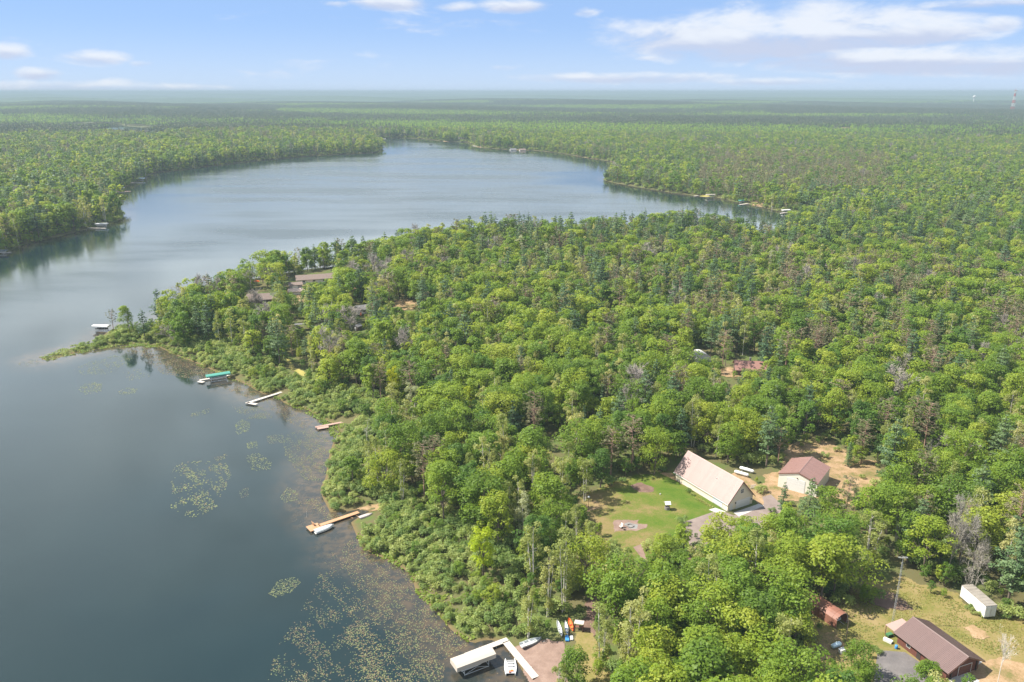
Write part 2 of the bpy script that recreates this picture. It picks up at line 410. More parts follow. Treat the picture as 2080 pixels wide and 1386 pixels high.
gmat('dry_turf', [(.28, (.068, .092, .015)), (.39, (.120, .118, .027)), (.50, (.175, .140, .052)), (.64, (.225, .165, .080))], .13, 2.0)
gmat('bare_sand', [(.32, (.085, .105, .025)), (.43, (.16, .125, .052)), (.52, (.25, .165, .09)), (.7, (.35, .245, .155))], .25, 3)
gmat('red_mulch', [(.3, (.085, .055, .042)), (.5, (.13, .082, .062)), (.7, (.18, .12, .09))], .5, 5)
gmat('driveway_asphalt', [(.3, (.14, .11, .095)), (.5, (.185, .145, .125)), (.7, (.225, .18, .155))], .3, 6)
gmat('yard_asphalt', [(.3, (.09, .082, .08)), (.5, (.12, .108, .104)), (.7, (.165, .148, .14))], .3, 6)
gmat('apron_concrete', [(.3, (.32, .30, .275)), (.5, (.37, .35, .325)), (.7, (.50, .47, .43))], .6, 5)
gmat('pink_paving', [(.3, (.13, .088, .068)), (.5, (.185, .125, .098)), (.7, (.24, .17, .135))], .5, 5)
gmat('grass_path', [(.3, (.17, .17, .04)), (.5, (.28, .24, .07)), (.7, (.36, .28, .12))], .2, 3)
gmat('ash', [(.3, (.13, .13, .12)), (.5, (.19, .185, .175)), (.7, (.26, .25, .23))], .6, 6)
LAYER = [0]
def layer():
    LAYER[0] += 1; return .03 + .005 * LAYER[0]
def sheet(name, poly, mat, lift=.03, cell=.6, edge=.5, world=False):
    if cell < 1: cell *= .55
    lift = layer() if lift < .3 else lift
    Q = np.array(poly if world else [at(*p)[:2] for p in poly])
    x0, y0 = Q.min(0) - 1; x1, y1 = Q.max(0) + 1
    nx, ny = int((x1 - x0) / cell) + 2, int((y1 - y0) / cell) + 2
    xs, ys = np.meshgrid(x0 + np.arange(nx) * cell, y0 + np.arange(ny) * cell)
    cxs, cys = xs[:-1, :-1] + cell / 2, ys[:-1, :-1] + cell / 2
    jx = cxs + edge * (np.sin(cys * .9 + 1) + .5 * np.sin(cys * 2.3)); jy = cys + edge * (np.sin(cxs * .8) + .5 * np.sin(cxs * 2.1 + 2))
    k = inside(Q, jx, jy)
    I = np.arange(nx * ny).reshape(ny, nx)
    q = np.stack([I[:-1, :-1], I[:-1, 1:], I[1:, 1:], I[1:, :-1]], -1)[k]
    u, inv = np.unique(q, return_inverse=True)
    X_, Y_ = xs.ravel()[u], ys.ravel()[u]
    V = np.stack([X_, Y_, ground(X_, Y_) + lift], -1)
    return struct(link(name, newmesh(name, V, inv.reshape(-1, 4), [MATS[mat]], smooth=True)))
def slab(name, poly, mat, h=.05, world=False):           # straight edged paving
    Q = [at(*p) for p in poly] if not world else [(*p, gz(*p)) for p in poly]
    h = layer()
    a = sum(Q[i - 1][0] * Q[i][1] - Q[i][0] * Q[i - 1][1] for i in range(len(Q)))
    if a < 0: Q = Q[::-1]
    n = len(Q); V = [(x, y, z + h) for x, y, z in Q] + [(x, y, z - .25) for x, y, z in Q]
    F = [tuple(range(n))] + [(i, n + i, n + (i + 1) % n, (i + 1) % n) for i in range(n)]
    return struct(link(name, newmesh(name, V, F, [MATS[mat]])))

LAWN = [(1176, 1010), (1230, 985), (1300, 965), (1372, 955), (1440, 1010), (1478, 1042), (1440, 1052), (1388, 1072), (1400, 1110), (1380, 1170), (1300, 1170), (1215, 1130), (1200, 1060)]
sheet('lawn', LAWN, 'lawn_turf', .03, .7)
YARD = [(1640, 1255), (1690, 1235), (1740, 1188), (1830, 1172), (1940, 1205), (1960, 1225), (2040, 1252), (2110, 1255), (2170, 1330), (2120, 1420), (1900, 1460), (1700, 1400), (1640, 1330)]
sheet('yard_grass', YARD, 'dry_turf', .03, .7)
sheet('sandy_ground', [(1588, 915), (1625, 895), (1690, 895), (1730, 930), (1775, 935), (1790, 985), (1770, 1020), (1730, 1030), (1690, 1010), (1640, 1010), (1540, 1030), (1520, 1000), (1545, 985), (1560, 965), (1590, 950)], 'bare_sand', .05, .6, .7)
sheet('sandy_ground', [(1478, 965), (1500, 960), (1545, 985), (1548, 1010), (1530, 1015), (1500, 975)], 'bare_sand', .07, .4, .3)
sheet('mulch_bed', [(1282, 986), (1302, 981), (1330, 990), (1322, 1000), (1296, 1002)], 'red_mulch', .06, .35, .3)
sheet('sandy_ground', [(1340, 962), (1363, 960), (1400, 985), (1394, 988), (1366, 974)], 'bare_sand', .065, .3, .2)
sheet('fire_pit_sand', [(1248, 1058), (1297, 1056), (1298, 1064), (1316, 1066), (1312, 1073), (1288, 1078), (1245, 1080)], 'pink_paving', .06, .35, .25)
sheet('fire_pit_ash', [(1268, 1066), (1280, 1062), (1295, 1065), (1294, 1073), (1278, 1075)], 'ash', .09, .25, .2)
sheet('sandy_ground', [(1188, 1020), (1212, 1018), (1220, 1032), (1200, 1040), (1190, 1050)], 'bare_sand', .055, .4, .3)
slab('driveway', [(1386, 1062), (1462, 1036), (1490, 1048), (1548, 1030), (1552, 1022), (1548, 1010), (1566, 1005), (1592, 1030), (1590, 1075), (1560, 1100), (1480, 1130), (1420, 1150), (1400, 1105)], 'driveway_asphalt', .05)
slab('concrete_apron', [(1490, 1042), (1541, 1024), (1552, 1028), (1501, 1050)], 'apron_concrete', .08)
slab('concrete_apron', [(1453, 1032), (1474, 1040), (1464, 1046), (1440, 1036)], 'apron_concrete', .075)
slab('paved_path', [(1286, 1112), (1303, 1106), (1308, 1122), (1318, 1148), (1330, 1170), (1318, 1172), (1300, 1130)], 'pink_paving', .06)
slab('paved_patio', [(1392, 1120), (1420, 1115), (1424, 1140), (1395, 1138)], 'red_mulch', .07)
sheet('beach', [(1040, 1316), (1075, 1306), (1115, 1300), (1144, 1304), (1160, 1330), (1150, 1400), (1105, 1440), (1076, 1384)], 'pink_paving', .05, .4, .25)
sheet('wood_path', [(1192, 1140), (1212, 1145), (1218, 1200), (1205, 1290), (1180, 1290), (1196, 1210)], 'red_mulch', .06, .4, .4)
sheet('grass_path', [(1165, 1285), (1200, 1285), (1230, 1325), (1250, 1400), (1190, 1400), (1175, 1335)], 'dry_turf', .06, .4, .3)
sheet('sandy_ground', [(722, 1034), (775, 1022), (800, 1026), (776, 1036), (745, 1040)], 'bare_sand', .06, .4, .3)
sheet('sandy_ground', [(1754, 1215), (1800, 1200), (1845, 1222), (1850, 1238), (1800, 1240)], 'red_mulch', .07, .4, .4)
sheet('sandy_ground', [(1957, 1275), (1980, 1272), (2012, 1295), (2000, 1302), (1975, 1295)], 'bare_sand', .06, .4, .3)
sheet('sandy_ground', [(1980, 1345), (2030, 1338), (2090, 1350), (2110, 1420), (1960, 1400), (1950, 1385)], 'bare_sand', .06, .4, .3)
sheet('sandy_ground', [(1670, 1290), (1690, 1285), (1720, 1310), (1700, 1330), (1660, 1345)], 'bare_sand', .055, .4, .3)
slab('asphalt_pad', [(1783, 1322), (1838, 1326), (1905, 1372), (1930, 1420), (1770, 1420)], 'yard_asphalt', .05)
slab('concrete_apron', [(1918, 1376), (1983, 1340), (1995, 1346), (1965, 1368), (1990, 1385), (1950, 1400)], 'apron_concrete', .07)
sheet('forest_path', [(578, 728), (588, 732), (600, 748), (622, 758), (616, 766), (592, 752)], 'grass_path', .08, .5, .3)
sheet('clearing', [(796, 612), (848, 606), (850, 624), (806, 636)], 'bare_sand', .06, .8, .8)
sheet('clearing', [(700, 578), (770, 566), (800, 580), (720, 600)], 'bare_sand', .06, .8, .8)
sheet('clearing', [(578, 588), (640, 575), (660, 600), (600, 620)], 'bare_sand', .07, .8, .6)
sheet('clearing', [(1440, 745), (1560, 750), (1555, 770), (1450, 765)], 'bare_sand', .06, .8, .6)
sheet('clearing', [(1690, 256), (1722, 255), (1724, 262), (1690, 261)], 'bare_sand', .5, 8, 5)

# =================================================================== BUILDINGS
CREAM = pmat('cream_siding', (.60, .53, .41), .6, .06, 1.0)
TANSIDE = pmat('tan_siding', (.60, .56, .48), .55, .06, 1.0)
PINKROOF = pmat('pink_metal_roof', (.285, .192, .170), .5, .07, .6, .35, 0, .055)
MAROON = pmat('maroon_metal_roof', (.215, .125, .106), .45, .06, .6, .4, 0, .04)
BROWNROOF = pmat('brown_metal_roof', (.118, .074, .066), .42, .06, .6, .45, 0, .05)
BROWNWALL = pmat('brown_log_wall', (.115, .045, .032), .7, .15, 2)
WHITE = pmat('white_paint', (.54, .53, .51), .45, .05, 1.5)
GREYWHITE = pmat('grey_white_paint', (.56, .57, .57), .5, .08, 2, dirt=(.35, .33, .30))
GLASS = pmat('window_glass', (.03, .035, .04), .12, .05, 1, .6)
DARK = pmat('dark_trim', (.045, .035, .03), .6, .1, 2)
TRIM = pmat('brown_trim', (.16, .075, .055), .55, .1, 2)
STEEL = pmat('galvanised_steel', (.50, .51, .52), .4, .1, 3, .5, .3)
DOCKW = pmat('white_dock_boards', (.43, .385, .335), .6, .08, 2)
DOCKT = pmat('cedar_dock_boards', (.36, .21, .115), .7, .14, 2)
DOCKP = pmat('weathered_pink_boards', (.33, .215, .17), .75, .14, 2)
BEIGE = pmat('beige_canvas', (.37, .325, .27), .7, .05, 1)
GREENCAN = pmat('green_canvas', (.05, .20, .155), .6, .06, 1)
SHINGLE = pmat('brown_shingles', (.155, .115, .095), .85, .15, 4)
GREYSH = pmat('grey_shingles', (.14, .135, .135), .85, .15, 4)
REDROOF = pmat('red_shingles', (.20, .105, .085), .85, .15, 4)
ALU = pmat('aluminium_hull', (.48, .50, .50), .35, .1, 2, .5, .4)
ORANGE = pmat('orange_plastic', (.72, .13, .03), .5, .08, 2)
BLUE = pmat('blue_plastic', (.05, .22, .50), .5, .08, 2)
BLACK = pmat('black_rubber', (.02, .02, .02), .6, .1, 2)
STONE = pmat('grey_stone', (.20, .18, .165), .85, .25, 3)
TANKBLUE = pmat('pale_blue_tank', (.40, .50, .56), .4, .06, 1)

def gable_wall(W, L, hw, hr, mat, root, name='wall'):
    m = MB(); m.extr([(-W / 2, 0), (W / 2, 0), (W / 2, hw), (0, hr), (-W / 2, hw)], 0, L); return m.build(name, mat, root)
def panel_roof(W, L, hw, hr, oh, og, mat, root, pw=.95, rib=True, th=.06):
    """two slopes of metal panels; each panel its own object under the roof part"""
    half = W / 2 + oh; slope = (hr - hw) / (W / 2); ze = hw - oh * slope
    rl = math.hypot(half, hr - ze); ang = math.atan2(hr - ze, half)
    ridge = MB(); ridge.extr([(-.22, -.22 * slope + .10), (0, .13), (.22, -.22 * slope + .10), (.22, -.22 * slope + .075), (0, .1), (-.22, -.22 * slope + .075)], -og, L + og)
    roof = ridge.build('roof', mat, root); roof.location = (0, 0, hr + .06)
    n = max(1, round((L + 2 * og) / pw)); pw = (L + 2 * og) / n
    pm = MB(); pm.box((rl / 2, 0, 0), (rl, pw - .012, th))
    if rib:
        for k in (-.5, -.17, .17):
            pm.box((rl / 2, k * pw + .035, th / 2 + .018), (rl - .01, .05, .04))
    me = pm.mesh('roof_panel', mat)
    for sgn in (-1, 1):
        for i in range(n):
            o = link('roof_panel', me, roof)
            y = -og + pw * (i + .5)
            o.location = (sgn * half, y, ze - hr - .06 + .06)
            o.rotation_euler = (0, -ang, 0) if sgn < 0 else (0, -ang, math.pi)
    for y in (-og - .03, L + og + .03):
        fas = MB()
        for sgn in (-1, 1):
            fas.add([(0, y - .03, hr - .02), (0, y + .03, hr - .02), (sgn * half, y + .03, ze - .02), (sgn * half, y - .03, ze - .02),
                     (0, y - .03, hr - .24), (0, y + .03, hr - .24), (sgn * half, y + .03, ze - .24), (sgn * half, y - .03, ze - .24)],
                    [(0, 1, 2, 3), (7, 6, 5, 4), (0, 3, 7, 4), (1, 5, 6, 2), (3, 2, 6, 7), (0, 4, 5, 1)])
        fas.build('fascia', TRIM, root)
    return roof
def sect_door(name, w_, h_, n, mat, root, loc, rz=0):
    m = MB()
    for i in range(n): m.box((0, 0, h_ * (i + .5) / n), (w_, .06, h_ / n - .03))
    o = m.build(name, mat, root); o.location = loc; o.rotation_euler = (0, 0, rz)
    f = MB(); f.box((-w_ / 2 - .06, 0, h_ / 2), (.10, .10, h_)).box((w_ / 2 + .06, 0, h_ / 2), (.10, .10, h_)).box((0, 0, h_ + .06), (w_ + .22, .10, .10))
    f.build('door_frame', WHITE, o); return o
def window(root, loc, w_, h_, rz=0, nx=1, ny=2, frame=WHITE):
    f = MB(); t = .07
    f.box((-w_ / 2, 0, 0), (t, .08, h_ + t)).box((w_ / 2, 0, 0), (t, .08, h_ + t)).box((0, 0, h_ / 2), (w_ - t, .08, t)).box((0, 0, -h_ / 2), (w_ - t, .08, t))
    for i in range(1, nx): f.box((-w_ / 2 + w_ * i / nx, 0, 0), (.05, .07, h_ - t))
    for j in range(1, ny): f.box((0, -.005, -h_ / 2 + h_ * j / ny), (w_ - t, .06, .05))
    o = f.build('window', frame, root); o.location = loc; o.rotation_euler = (0, 0, rz)
    p = MB(); p.box((0, .015, 0), (w_ - t, .02, h_ - t)); p.build('pane', GLASS, o); return o

# ---- cream barn
GZ = 2.6
barn = thing('barn', 'long cream barn with pale pink metal roof and white garage door beside the lawn', 'barn', (63.35, 197.55, GZ), R(29.4))
Wb, Lb, hw, hr = 9.3, 21.6, 2.95, 8.15
gable_wall(Wb, Lb, hw, hr - .12, CREAM, barn)
panel_roof(Wb, Lb, hw, hr, .45, .55, PINKROOF, barn)
sect_door('garage_door', 5.0, 2.25, 4, WHITE, barn, (1.0, -.03, .02))
sect_door('garage_door', 3.6, 2.25, 4, pmat('grey_door', (.46, .50, .52), .5, .05, 1), barn, (-Wb / 2 - .03, 3.9, .02), R(90))['label'] = 'grey garage door in the long side wall'
d = MB(); d.box((0, 0, 1.05), (.95, .06, 2.1)); dd = d.build('door', WHITE, barn); dd.location = (-3.35, -.03, 0)
h_ = MB(); h_.box((.36, -.06, 1.0), (.06, .06, .12)); h_.build('handle', DARK, dd)
window(barn, (.35, -.03, 5.0), 1.0, 1.25, 0, 2, 2)
window(barn, (4.15, -.03, 1.55), .5, .7, 0, 1, 2)
lamp = MB(); lamp.box((-1.9, -.12, 1.95), (.22, .22, .34)); lamp.build('wall_lamp', DARK, barn)
v_ = MB(); v_.tube((0, 0, 0), (0, 0, .55), .09, .09, 8); vp = v_.build('roof_vent', STEEL, barn); vp.location = (-2.1, 7.6, 5.7)
gut = MB(); gut.box((-Wb / 2 - .52, Lb / 2, hw - .62), (.12, Lb + 1, .12)); gut.build('gutter', GREYWHITE, barn)
base = MB(); base.box((-Wb / 2 - .02, Lb / 2, .14), (.08, Lb - .1, .28)); base.build('foundation', pmat('concrete_base', (.38, .35, .32), .85), barn)

# ---- tan shed
shed = thing('shed', 'tan metal shed with maroon gable roof and tall white door on sandy ground', 'shed', (82.2, 206.6, GZ), R(-36))
Ws, Ls, hs, hrs = 11.0, 12.6, 4.3, 6.1
gable_wall(Ws, Ls, hs, hrs - .1, TANSIDE, shed)
panel_roof(Ws, Ls, hs, hrs, .15, .15, MAROON, shed, 1.0)
sect_door('garage_door', 5.0, 3.7, 5, WHITE, shed, (-.5, -.03, .02))
lm = MB(); lm.box((-.2, -.1, 4.25), (.2, .2, .25)); lm.build('wall_lamp', DARK, shed)
dk = MB(); dk.tube((Ws / 2 + .08, .3, 0), (Ws / 2 + .08, .3, 3.9), .05); dk.build('downpipe', WHITE, shed)

# ---- brown house
bh = thing('cabin', 'dark brown log cabin with ribbed brown metal roof beside the asphalt pad', 'cabin', (89.15, 130.9, GZ), R(21.6))
Wc, Lc, hc, hrc = 8.6, 12.0, 2.65, 4.75
gable_wall(Wc, Lc, hc, hrc - .1, BROWNWALL, bh)
panel_roof(Wc, Lc, hc, hrc, .75, .75, BROWNROOF, bh, .92)
m = MB()
for k in range(9): m.box((-Wc / 2 - .03, Lc / 2, .2 + k * .28), (.08, Lc - .04, .22))
m.build('log_course', BROWNWALL, bh)
sect_door('garage_door', 3.4, 2.2, 4, BROWNWALL, bh, (.5, -.03, .02))
window(bh, (-Wc / 2 - .08, 9.2, 1.5), .9, 1.0, R(90)); window(bh, (-Wc / 2 - .08, 3.2, 1.5), 1.1, 1.0, R(90), 2)
dr = MB(); dr.box((0, 0, 1.03), (.95, .07, 2.05)); o = dr.build('door', DARK, bh); o.location = (-Wc / 2 - .08, 6.6, 0); o.rotation_euler = (0, 0, R(90))
pp = MB(); pp.box((-2.3, Lc + 1.95, 2.5), (4.6, 2.6, .08), 0, ('Y', R(-4)))
por = pp.build('porch_roof', pmat('pink_porch_roof', (.30, .20, .17), .6, .06, 1), bh)
for sx in (-4.4, -.3):
    q = MB(); q.box((sx, Lc + 3.1, 1.18), (.12, .12, 2.36)); q.build('porch_post', TRIM, bh)
for sx in (-3.2, 3.6):
    q = MB(); q.box((sx, -.10, 1.3), (.25, .18, 2.6)); q.build('gable_post', DARK, bh)

# ---- carport, arched sheet metal
cpd = Vector((72.78 - 68.69, 146.87 - 145.71, 0)); cpr = math.atan2(cpd.y + .9, cpd.x)
cp = thing('carport', 'rusty brown arched metal carport open at the near end under the trees', 'carport', (71.3, 146.0, GZ), R(30))
prof = [(-1.9, 0), (-1.9, 2.1), (-1.35, 2.75), (-.75, 3.05), (0, 3.12), (.75, 3.05), (1.35, 2.75), (1.9, 2.1), (1.9, 0)]
RUST = pmat('rust_sheet', (.20, .088, .06), .55, .14, 1.2, .35)
for i in range(8):                                   # ribbed sheets side by side
    m = MB(); V = []; t = .05 if i % 2 else .0
    for y in (i * 1.2, i * 1.2 + 1.2 - .015):
        for x, z in prof: V.append((x * (1 + t * .5), y, z + t * .6))
    n = len(prof); F = [(k, k + 1, n + k + 1, n + k) for k in range(n - 1)]
    b0 = len(V); V += [(x * .975, y, z * .985) for x, y, z in V]
    F += [tuple(b0 + q for q in f[::-1]) for f in F]
    for k in range(n - 1): F += [(k, b0 + k, b0 + k + 1, k + 1), (n + k + 1, b0 + n + k + 1, b0 + n + k, n + k)]
    m.add(V, F); m.build('roof_sheet', RUST, cp)
m = MB(); m.box((0, 9.62, 1.3), (3.6, .06, 2.6)); m.build('back_wall', RUST, cp)
m = MB()
for a, bq in zip(prof[:-1], prof[1:]): m.tube((a[0] * .93, .1, a[1] * .96), (bq[0] * .93, .1, bq[1] * .96), .05)
m.build('frame', STEEL, cp)
# ---- low trailer bed seen in the carport mouth
ut = thing('utility_trailer', 'small flat utility trailer parked in the mouth of the rusty carport', 'trailer', (70.9, 147.6, GZ), R(30))
m = MB(); m.box((0, .9, .62), (1.5, 2.6, .12)).box((-.75, .9, .8), (.06, 2.6, .3)).box((.75, .9, .8), (.06, 2.6, .3)); m.build('bed', STEEL, ut)
m = MB(); m.tube((0, -.4, .55), (0, -1.9, .45), .05); m.build('tow_bar', STEEL, ut)
for sx in (-.86, .86):
    m = MB(); m.tube((sx - .09, 1.0, .32), (sx + .09, 1.0, .32), .32, .32, 12); m.build('wheel', BLACK, ut)

# ---- white box trailer
tr = thing('box_trailer', 'white box trailer with weathered roof parked at the wood edge', 'trailer', (104.6, 148.5, GZ), R(8))
TW, TL, TH = 2.7, 7.8, 3.0
m = MB(); m.box((0, TL / 2, .55 + TH / 2 - .1), (TW, TL, TH - .2)); m.build('body', WHITE, tr)
m = MB(); m.box((0, TL / 2, .55 + TH - .17), (TW + .06, TL + .06, .10))
for k in range(7): m.box((0, .7 + k * 1.07, .55 + TH - .10), (TW - .1, .06, .04))
m.build('roof', pmat('weathered_trailer_roof', (.23, .205, .175), .7, .25, .8, dirt=(.13, .11, .09)), tr)
for sx in (-.66, .66):
    m = MB(); m.box((sx, -.03, .6 + TH / 2 - .12), (1.26, .06, TH - .45)); o = m.build('rear_door', GREYWHITE, tr)
    q = MB(); q.box((sx - .5 * (1 if sx > 0 else -1), -.08, 1.7), (.05, .05, 1.9)); q.build('lock_rod', STEEL, o)
for sx in (-1, 1):
    for y in (2.0, 2.9):
        m = MB(); m.tube((sx * 1.2 - .12, y, .42), (sx * 1.2 + .12, y, .42), .42, .42, 12); m.build('wheel', BLACK, tr)
m = MB(); m.tube((0, TL, .5), (0, TL + 1.2, .5), .06); m.build('tow_bar', DARK, tr)

# ---- propane tanks
def tank(label, loc, rz, L, r, mat, group=None):
    t = thing('propane_tank', label, 'tank', loc, rz, group)
    m = MB(); pr_ = [(.02, -L / 2), (r * .55, -L / 2 + .08), (r * .88, -L / 2 + .28), (r, -L / 2 + .55), (r, L / 2 - .55), (r * .88, L / 2 - .28), (r * .55, L / 2 - .08), (.02, L / 2)]
    m.lathe(pr_, 14); o = m.build('shell', mat, t, True); o.rotation_euler = (0, R(90), 0); o.location = (0, 0, r + .22)
    for sx in (-L * .28, L * .28):
        m = MB(); m.box((sx, 0, .14), (.18, r * 1.7, .28)); m.build('saddle', STONE, t)
    m = MB(); m.tube((0, 0, 2 * r + .18), (0, 0, 2 * r + .42), .16, .15, 10); m.build('valve_cap', mat, t)
    return t
x, y, z = at(1506, 966); tank('white propane tank nearest the pink roofed barn, front one of the pair', (x, y, GZ), R(-38), 4.6, .52, WHITE)
x, y, z = at(1515, 959); tank('white propane tank at the back of the pair beside the barn', (x + .3, y + .2, GZ), R(-38), 4.6, .52, WHITE)
x, y, z = at(1698, 1316); tank('pale blue propane tank lying on dry grass below the carport', (x, y, GZ), R(24), 2.6, .5, TANKBLUE)
x, y, z = at(1710, 1326)
ub = thing('utility_box', 'pale grey utility box next to the pale blue propane tank', 'box', (x, y, GZ), R(24))
m = MB(); m.box((0, 0, .45), (1.3, .7, .9)); m.build('cabinet', GREYWHITE, ub)
m = MB(); m.box((0, 0, .93), (1.42, .82, .06)); m.build('lid', WHITE, ub)

# ---- rack of pallets behind the barn
x, y, z = at(1529, 993)
pl = thing('pallet_rack', 'small wooden slatted rack standing on sand behind the barn', 'rack', (x, y, GZ), R(20))
for k in range(5):
    m = MB(); m.box((-.7 + k * .35, 0, .75), (.12, .08, 1.5), 0, ('X', R(18))); m.build('slat', WHITEWOOD, pl)
for zz in (.35, 1.2):
    m = MB(); m.box((0, .02 - zz * .3 + .25, zz), (1.7, .07, .10)); m.build('rail', WHITEWOOD, pl)

# ---- wishing well
x, y, z = at(1355, 1035)
wl = thing('wishing_well', 'small stone wishing well with white roof on the lawn', 'well', (x, y, GZ), R(5))
m = MB()
for k in range(4):
    for i in range(10):
        t = 2 * math.pi * (i + .5 * (k % 2)) / 10; m.box((.62 * math.cos(t), .62 * math.sin(t), .11 + k * .22), (.16, .37, .20), t)
m.build('stone_ring', STONE, wl)
m = MB(); m.tube((0, 0, .02), (0, 0, .55), .52, .52, 12); m.build('well_shaft', DARK, wl)
for sx in (-.55, .55):
    m = MB(); m.box((sx, 0, 1.1), (.10, .10, 2.0)); m.build('post', TRIM, wl)
m = MB(); m.tube((-.55, 0, 1.4), (.55, 0, 1.4), .06); m.build('windlass', TRIM, wl)
for sg in (-1, 1):
    m = MB(); m.box((0, sg * .42, 2.18), (1.6, 1.0, .06), 0, ('X', -sg * R(35))); m.build('roof_slope', GREYWHITE, wl)

# ---- yard lamp
x, y, z = at(1195, 1037)
lp = thing('yard_lamp', 'globe lamp on a thin post at the left edge of the lawn', 'lamp', (x, y, GZ))
m = MB(); m.tube((0, 0, 0), (0, 0, 3.9), .06, .05, 8); m.build('post', DARK, lp)
m = MB(); m.lathe([(.05, 0), (.24, .08), (.34, .3), (.24, .52), (.05, .6)], 12); o = m.build('globe', WHITE, lp, True); o.location = (0, 0, 3.85)

# ---- fire pit ring and seat
x, y, z = at(1280, 1069)
fp = thing('fire_ring', 'ring of grey stones with ash in the sandy patch on the lawn', 'fire pit', (x, y, GZ + .08))
for i in range(12):
    t = 2 * math.pi * i / 12; m = MB(); m.box((.85 * math.cos(t), .85 * math.sin(t), .11), (.3, .36, .24 + .05 * (i % 3)), t + .3 * (i % 2)); m.build('stone', STONE, fp)
x, y, z = at(1261, 1073)
ch = thing('garden_chair', 'wooden garden chair on the sandy patch left of the fire ring', 'chair', (x, y, GZ + .08), R(-50))
m = MB(); m.box((0, 0, .42), (.75, .7, .07)); m.build('seat', WHITEWOOD, ch)
m = MB(); m.box((0, .4, .85), (.75, .07, .9), 0, ('X', R(-14))); m.build('backrest', WHITEWOOD, ch)
for sx in (-.34, .34):
    m = MB(); m.box((sx, -.3, .21), (.08, .08, .42)); m.build('leg', TRIM, ch)
    m = MB(); m.box((sx, .32, .21), (.08, .08, .42)); m.build('leg', TRIM, ch)
    m = MB(); m.box((sx * 1.1, 0, .66), (.12, .75, .05)); m.build('armrest', WHITEWOOD, ch)
x, y, z = at(1268, 1077)
sp = tag(MB().lathe([(.32, 0), (.30, .1), (.29, .45), (.02, .46)], 9).build('stump', BARK), 'brown log stump beside the garden chair', 'stump'); sp.location = (x, y, GZ + .06)
x, y, z = at(1341, 1005)
bk = tag(MB().lathe([(.16, 0), (.2, .35), (.17, .35), (.14, .05)], 10).build('bucket', WHITE), 'small white bucket left on the lawn above the wishing well', 'bucket'); bk.location = (x, y, GZ + .03)

# ---- lattice antenna mast
mast = thing('antenna_mast', 'thin lattice antenna mast behind the brown cabin porch', 'mast', (82.7, 147.0, GZ))
MH = 15.2; leg = [(.23 * math.cos(a), .23 * math.sin(a)) for a in (R(90), R(210), R(330))]
for lx, ly in leg:
    m = MB(); m.tube((lx, ly, 0), (lx * .7, ly * .7, MH), .035, .03, 5); m.build('leg', STEEL, mast)
m = MB()
for k in range(30):
    z0, z1 = MH * k / 30, MH * (k + 1) / 30
    for i in range(3):
        a, bq = leg[i], leg[(i + 1) % 3]; s0, s1 = 1 - .3 * z0 / MH, 1 - .3 * z1 / MH
        m.tube((a[0] * s0, a[1] * s0, z0), (bq[0] * s1, bq[1] * s1, z1), .014, .014, 4, False)
m.build('lattice', STEEL, mast)
m = MB(); m.tube((0, 0, MH - .3), (0, 0, MH + 1.5), .03); m.tube((-1.0, 0, MH + 1.2), (1.0, 0, MH + 1.2), .025)
for k in range(7): m.tube((-.9 + k * .3, -.55 + abs(k - 3) * .06, MH + 1.2), (-.9 + k * .3, .55 - abs(k - 3) * .06, MH + 1.2), .014, .014, 4)
m.build('antenna', STEEL, mast)
# ---- thin pole by carport
x, y, z = at(1717, 1309)
po = thing('utility_pole', 'thin wooden pole standing alone between carport and blue tank', 'pole', (x, y, GZ))
m = MB(); m.tube((0, 0, 0), (0, 0, 6.2), .10, .07, 7); m.build('shaft', BARK, po)
m = MB(); m.box((0, 0, 5.9), (.5, .08, .08)); m.build('crossarm', BARK, po)
# ---- things under the cabin porch
x, y, z = at(1803, 1304)
hb = thing('storage_chest', 'low white chest lying by the porch end of the brown cabin', 'chest', (x, y, GZ), R(-45))
m = MB(); m.box((0, 0, .28), (1.7, .8, .5)); m.build('chest_body', WHITE, hb)
m = MB(); m.box((0, 0, .57), (1.78, .86, .07)); m.build('lid', GREYWHITE, hb)
x, y, z = at(1820, 1318)
br = tag(MB().lathe([(.24, 0), (.30, .15), (.31, .45), (.30, .75), (.25, .88), (.02, .88)], 12).build('barrel', BLUE, None, True), 'blue plastic barrel against the side wall of the brown cabin', 'barrel'); br.location = (x, y, GZ)
x, y, z = at(1806, 1293)
tb = thing('green_cart', 'small green cart under the pink porch roof of the cabin', 'cart', (x, y, GZ), R(20))
m = MB(); m.box((0, 0, .55), (1.3, .8, .4)); m.build('tub', pmat('green_plastic', (.05, .14, .06), .5), tb)
for sx in (-.4, .4):
    m = MB(); m.tube((sx, -.44, .25), (sx, .44, .25), .25, .25, 10); m.build('wheel', BLACK, tb)
# ---- raised planter boxes at the bottom edge
x, y, z = at(1672, 1383)
pb = thing('raised_planter', 'open square timber planter frame on sand at the bottom edge', 'planter', (x, y, GZ), R(5))
for c, dd_ in (((0, -.8, .2), (2.4, .1, .4)), ((0, .8, .2), (2.4, .1, .4)), ((-1.15, 0, .2), (.1, 1.5, .4)), ((1.15, 0, .2), (.1, 1.5, .4))):
    m = MB(); m.box(c, dd_); m.build('board', DOCKT, pb)

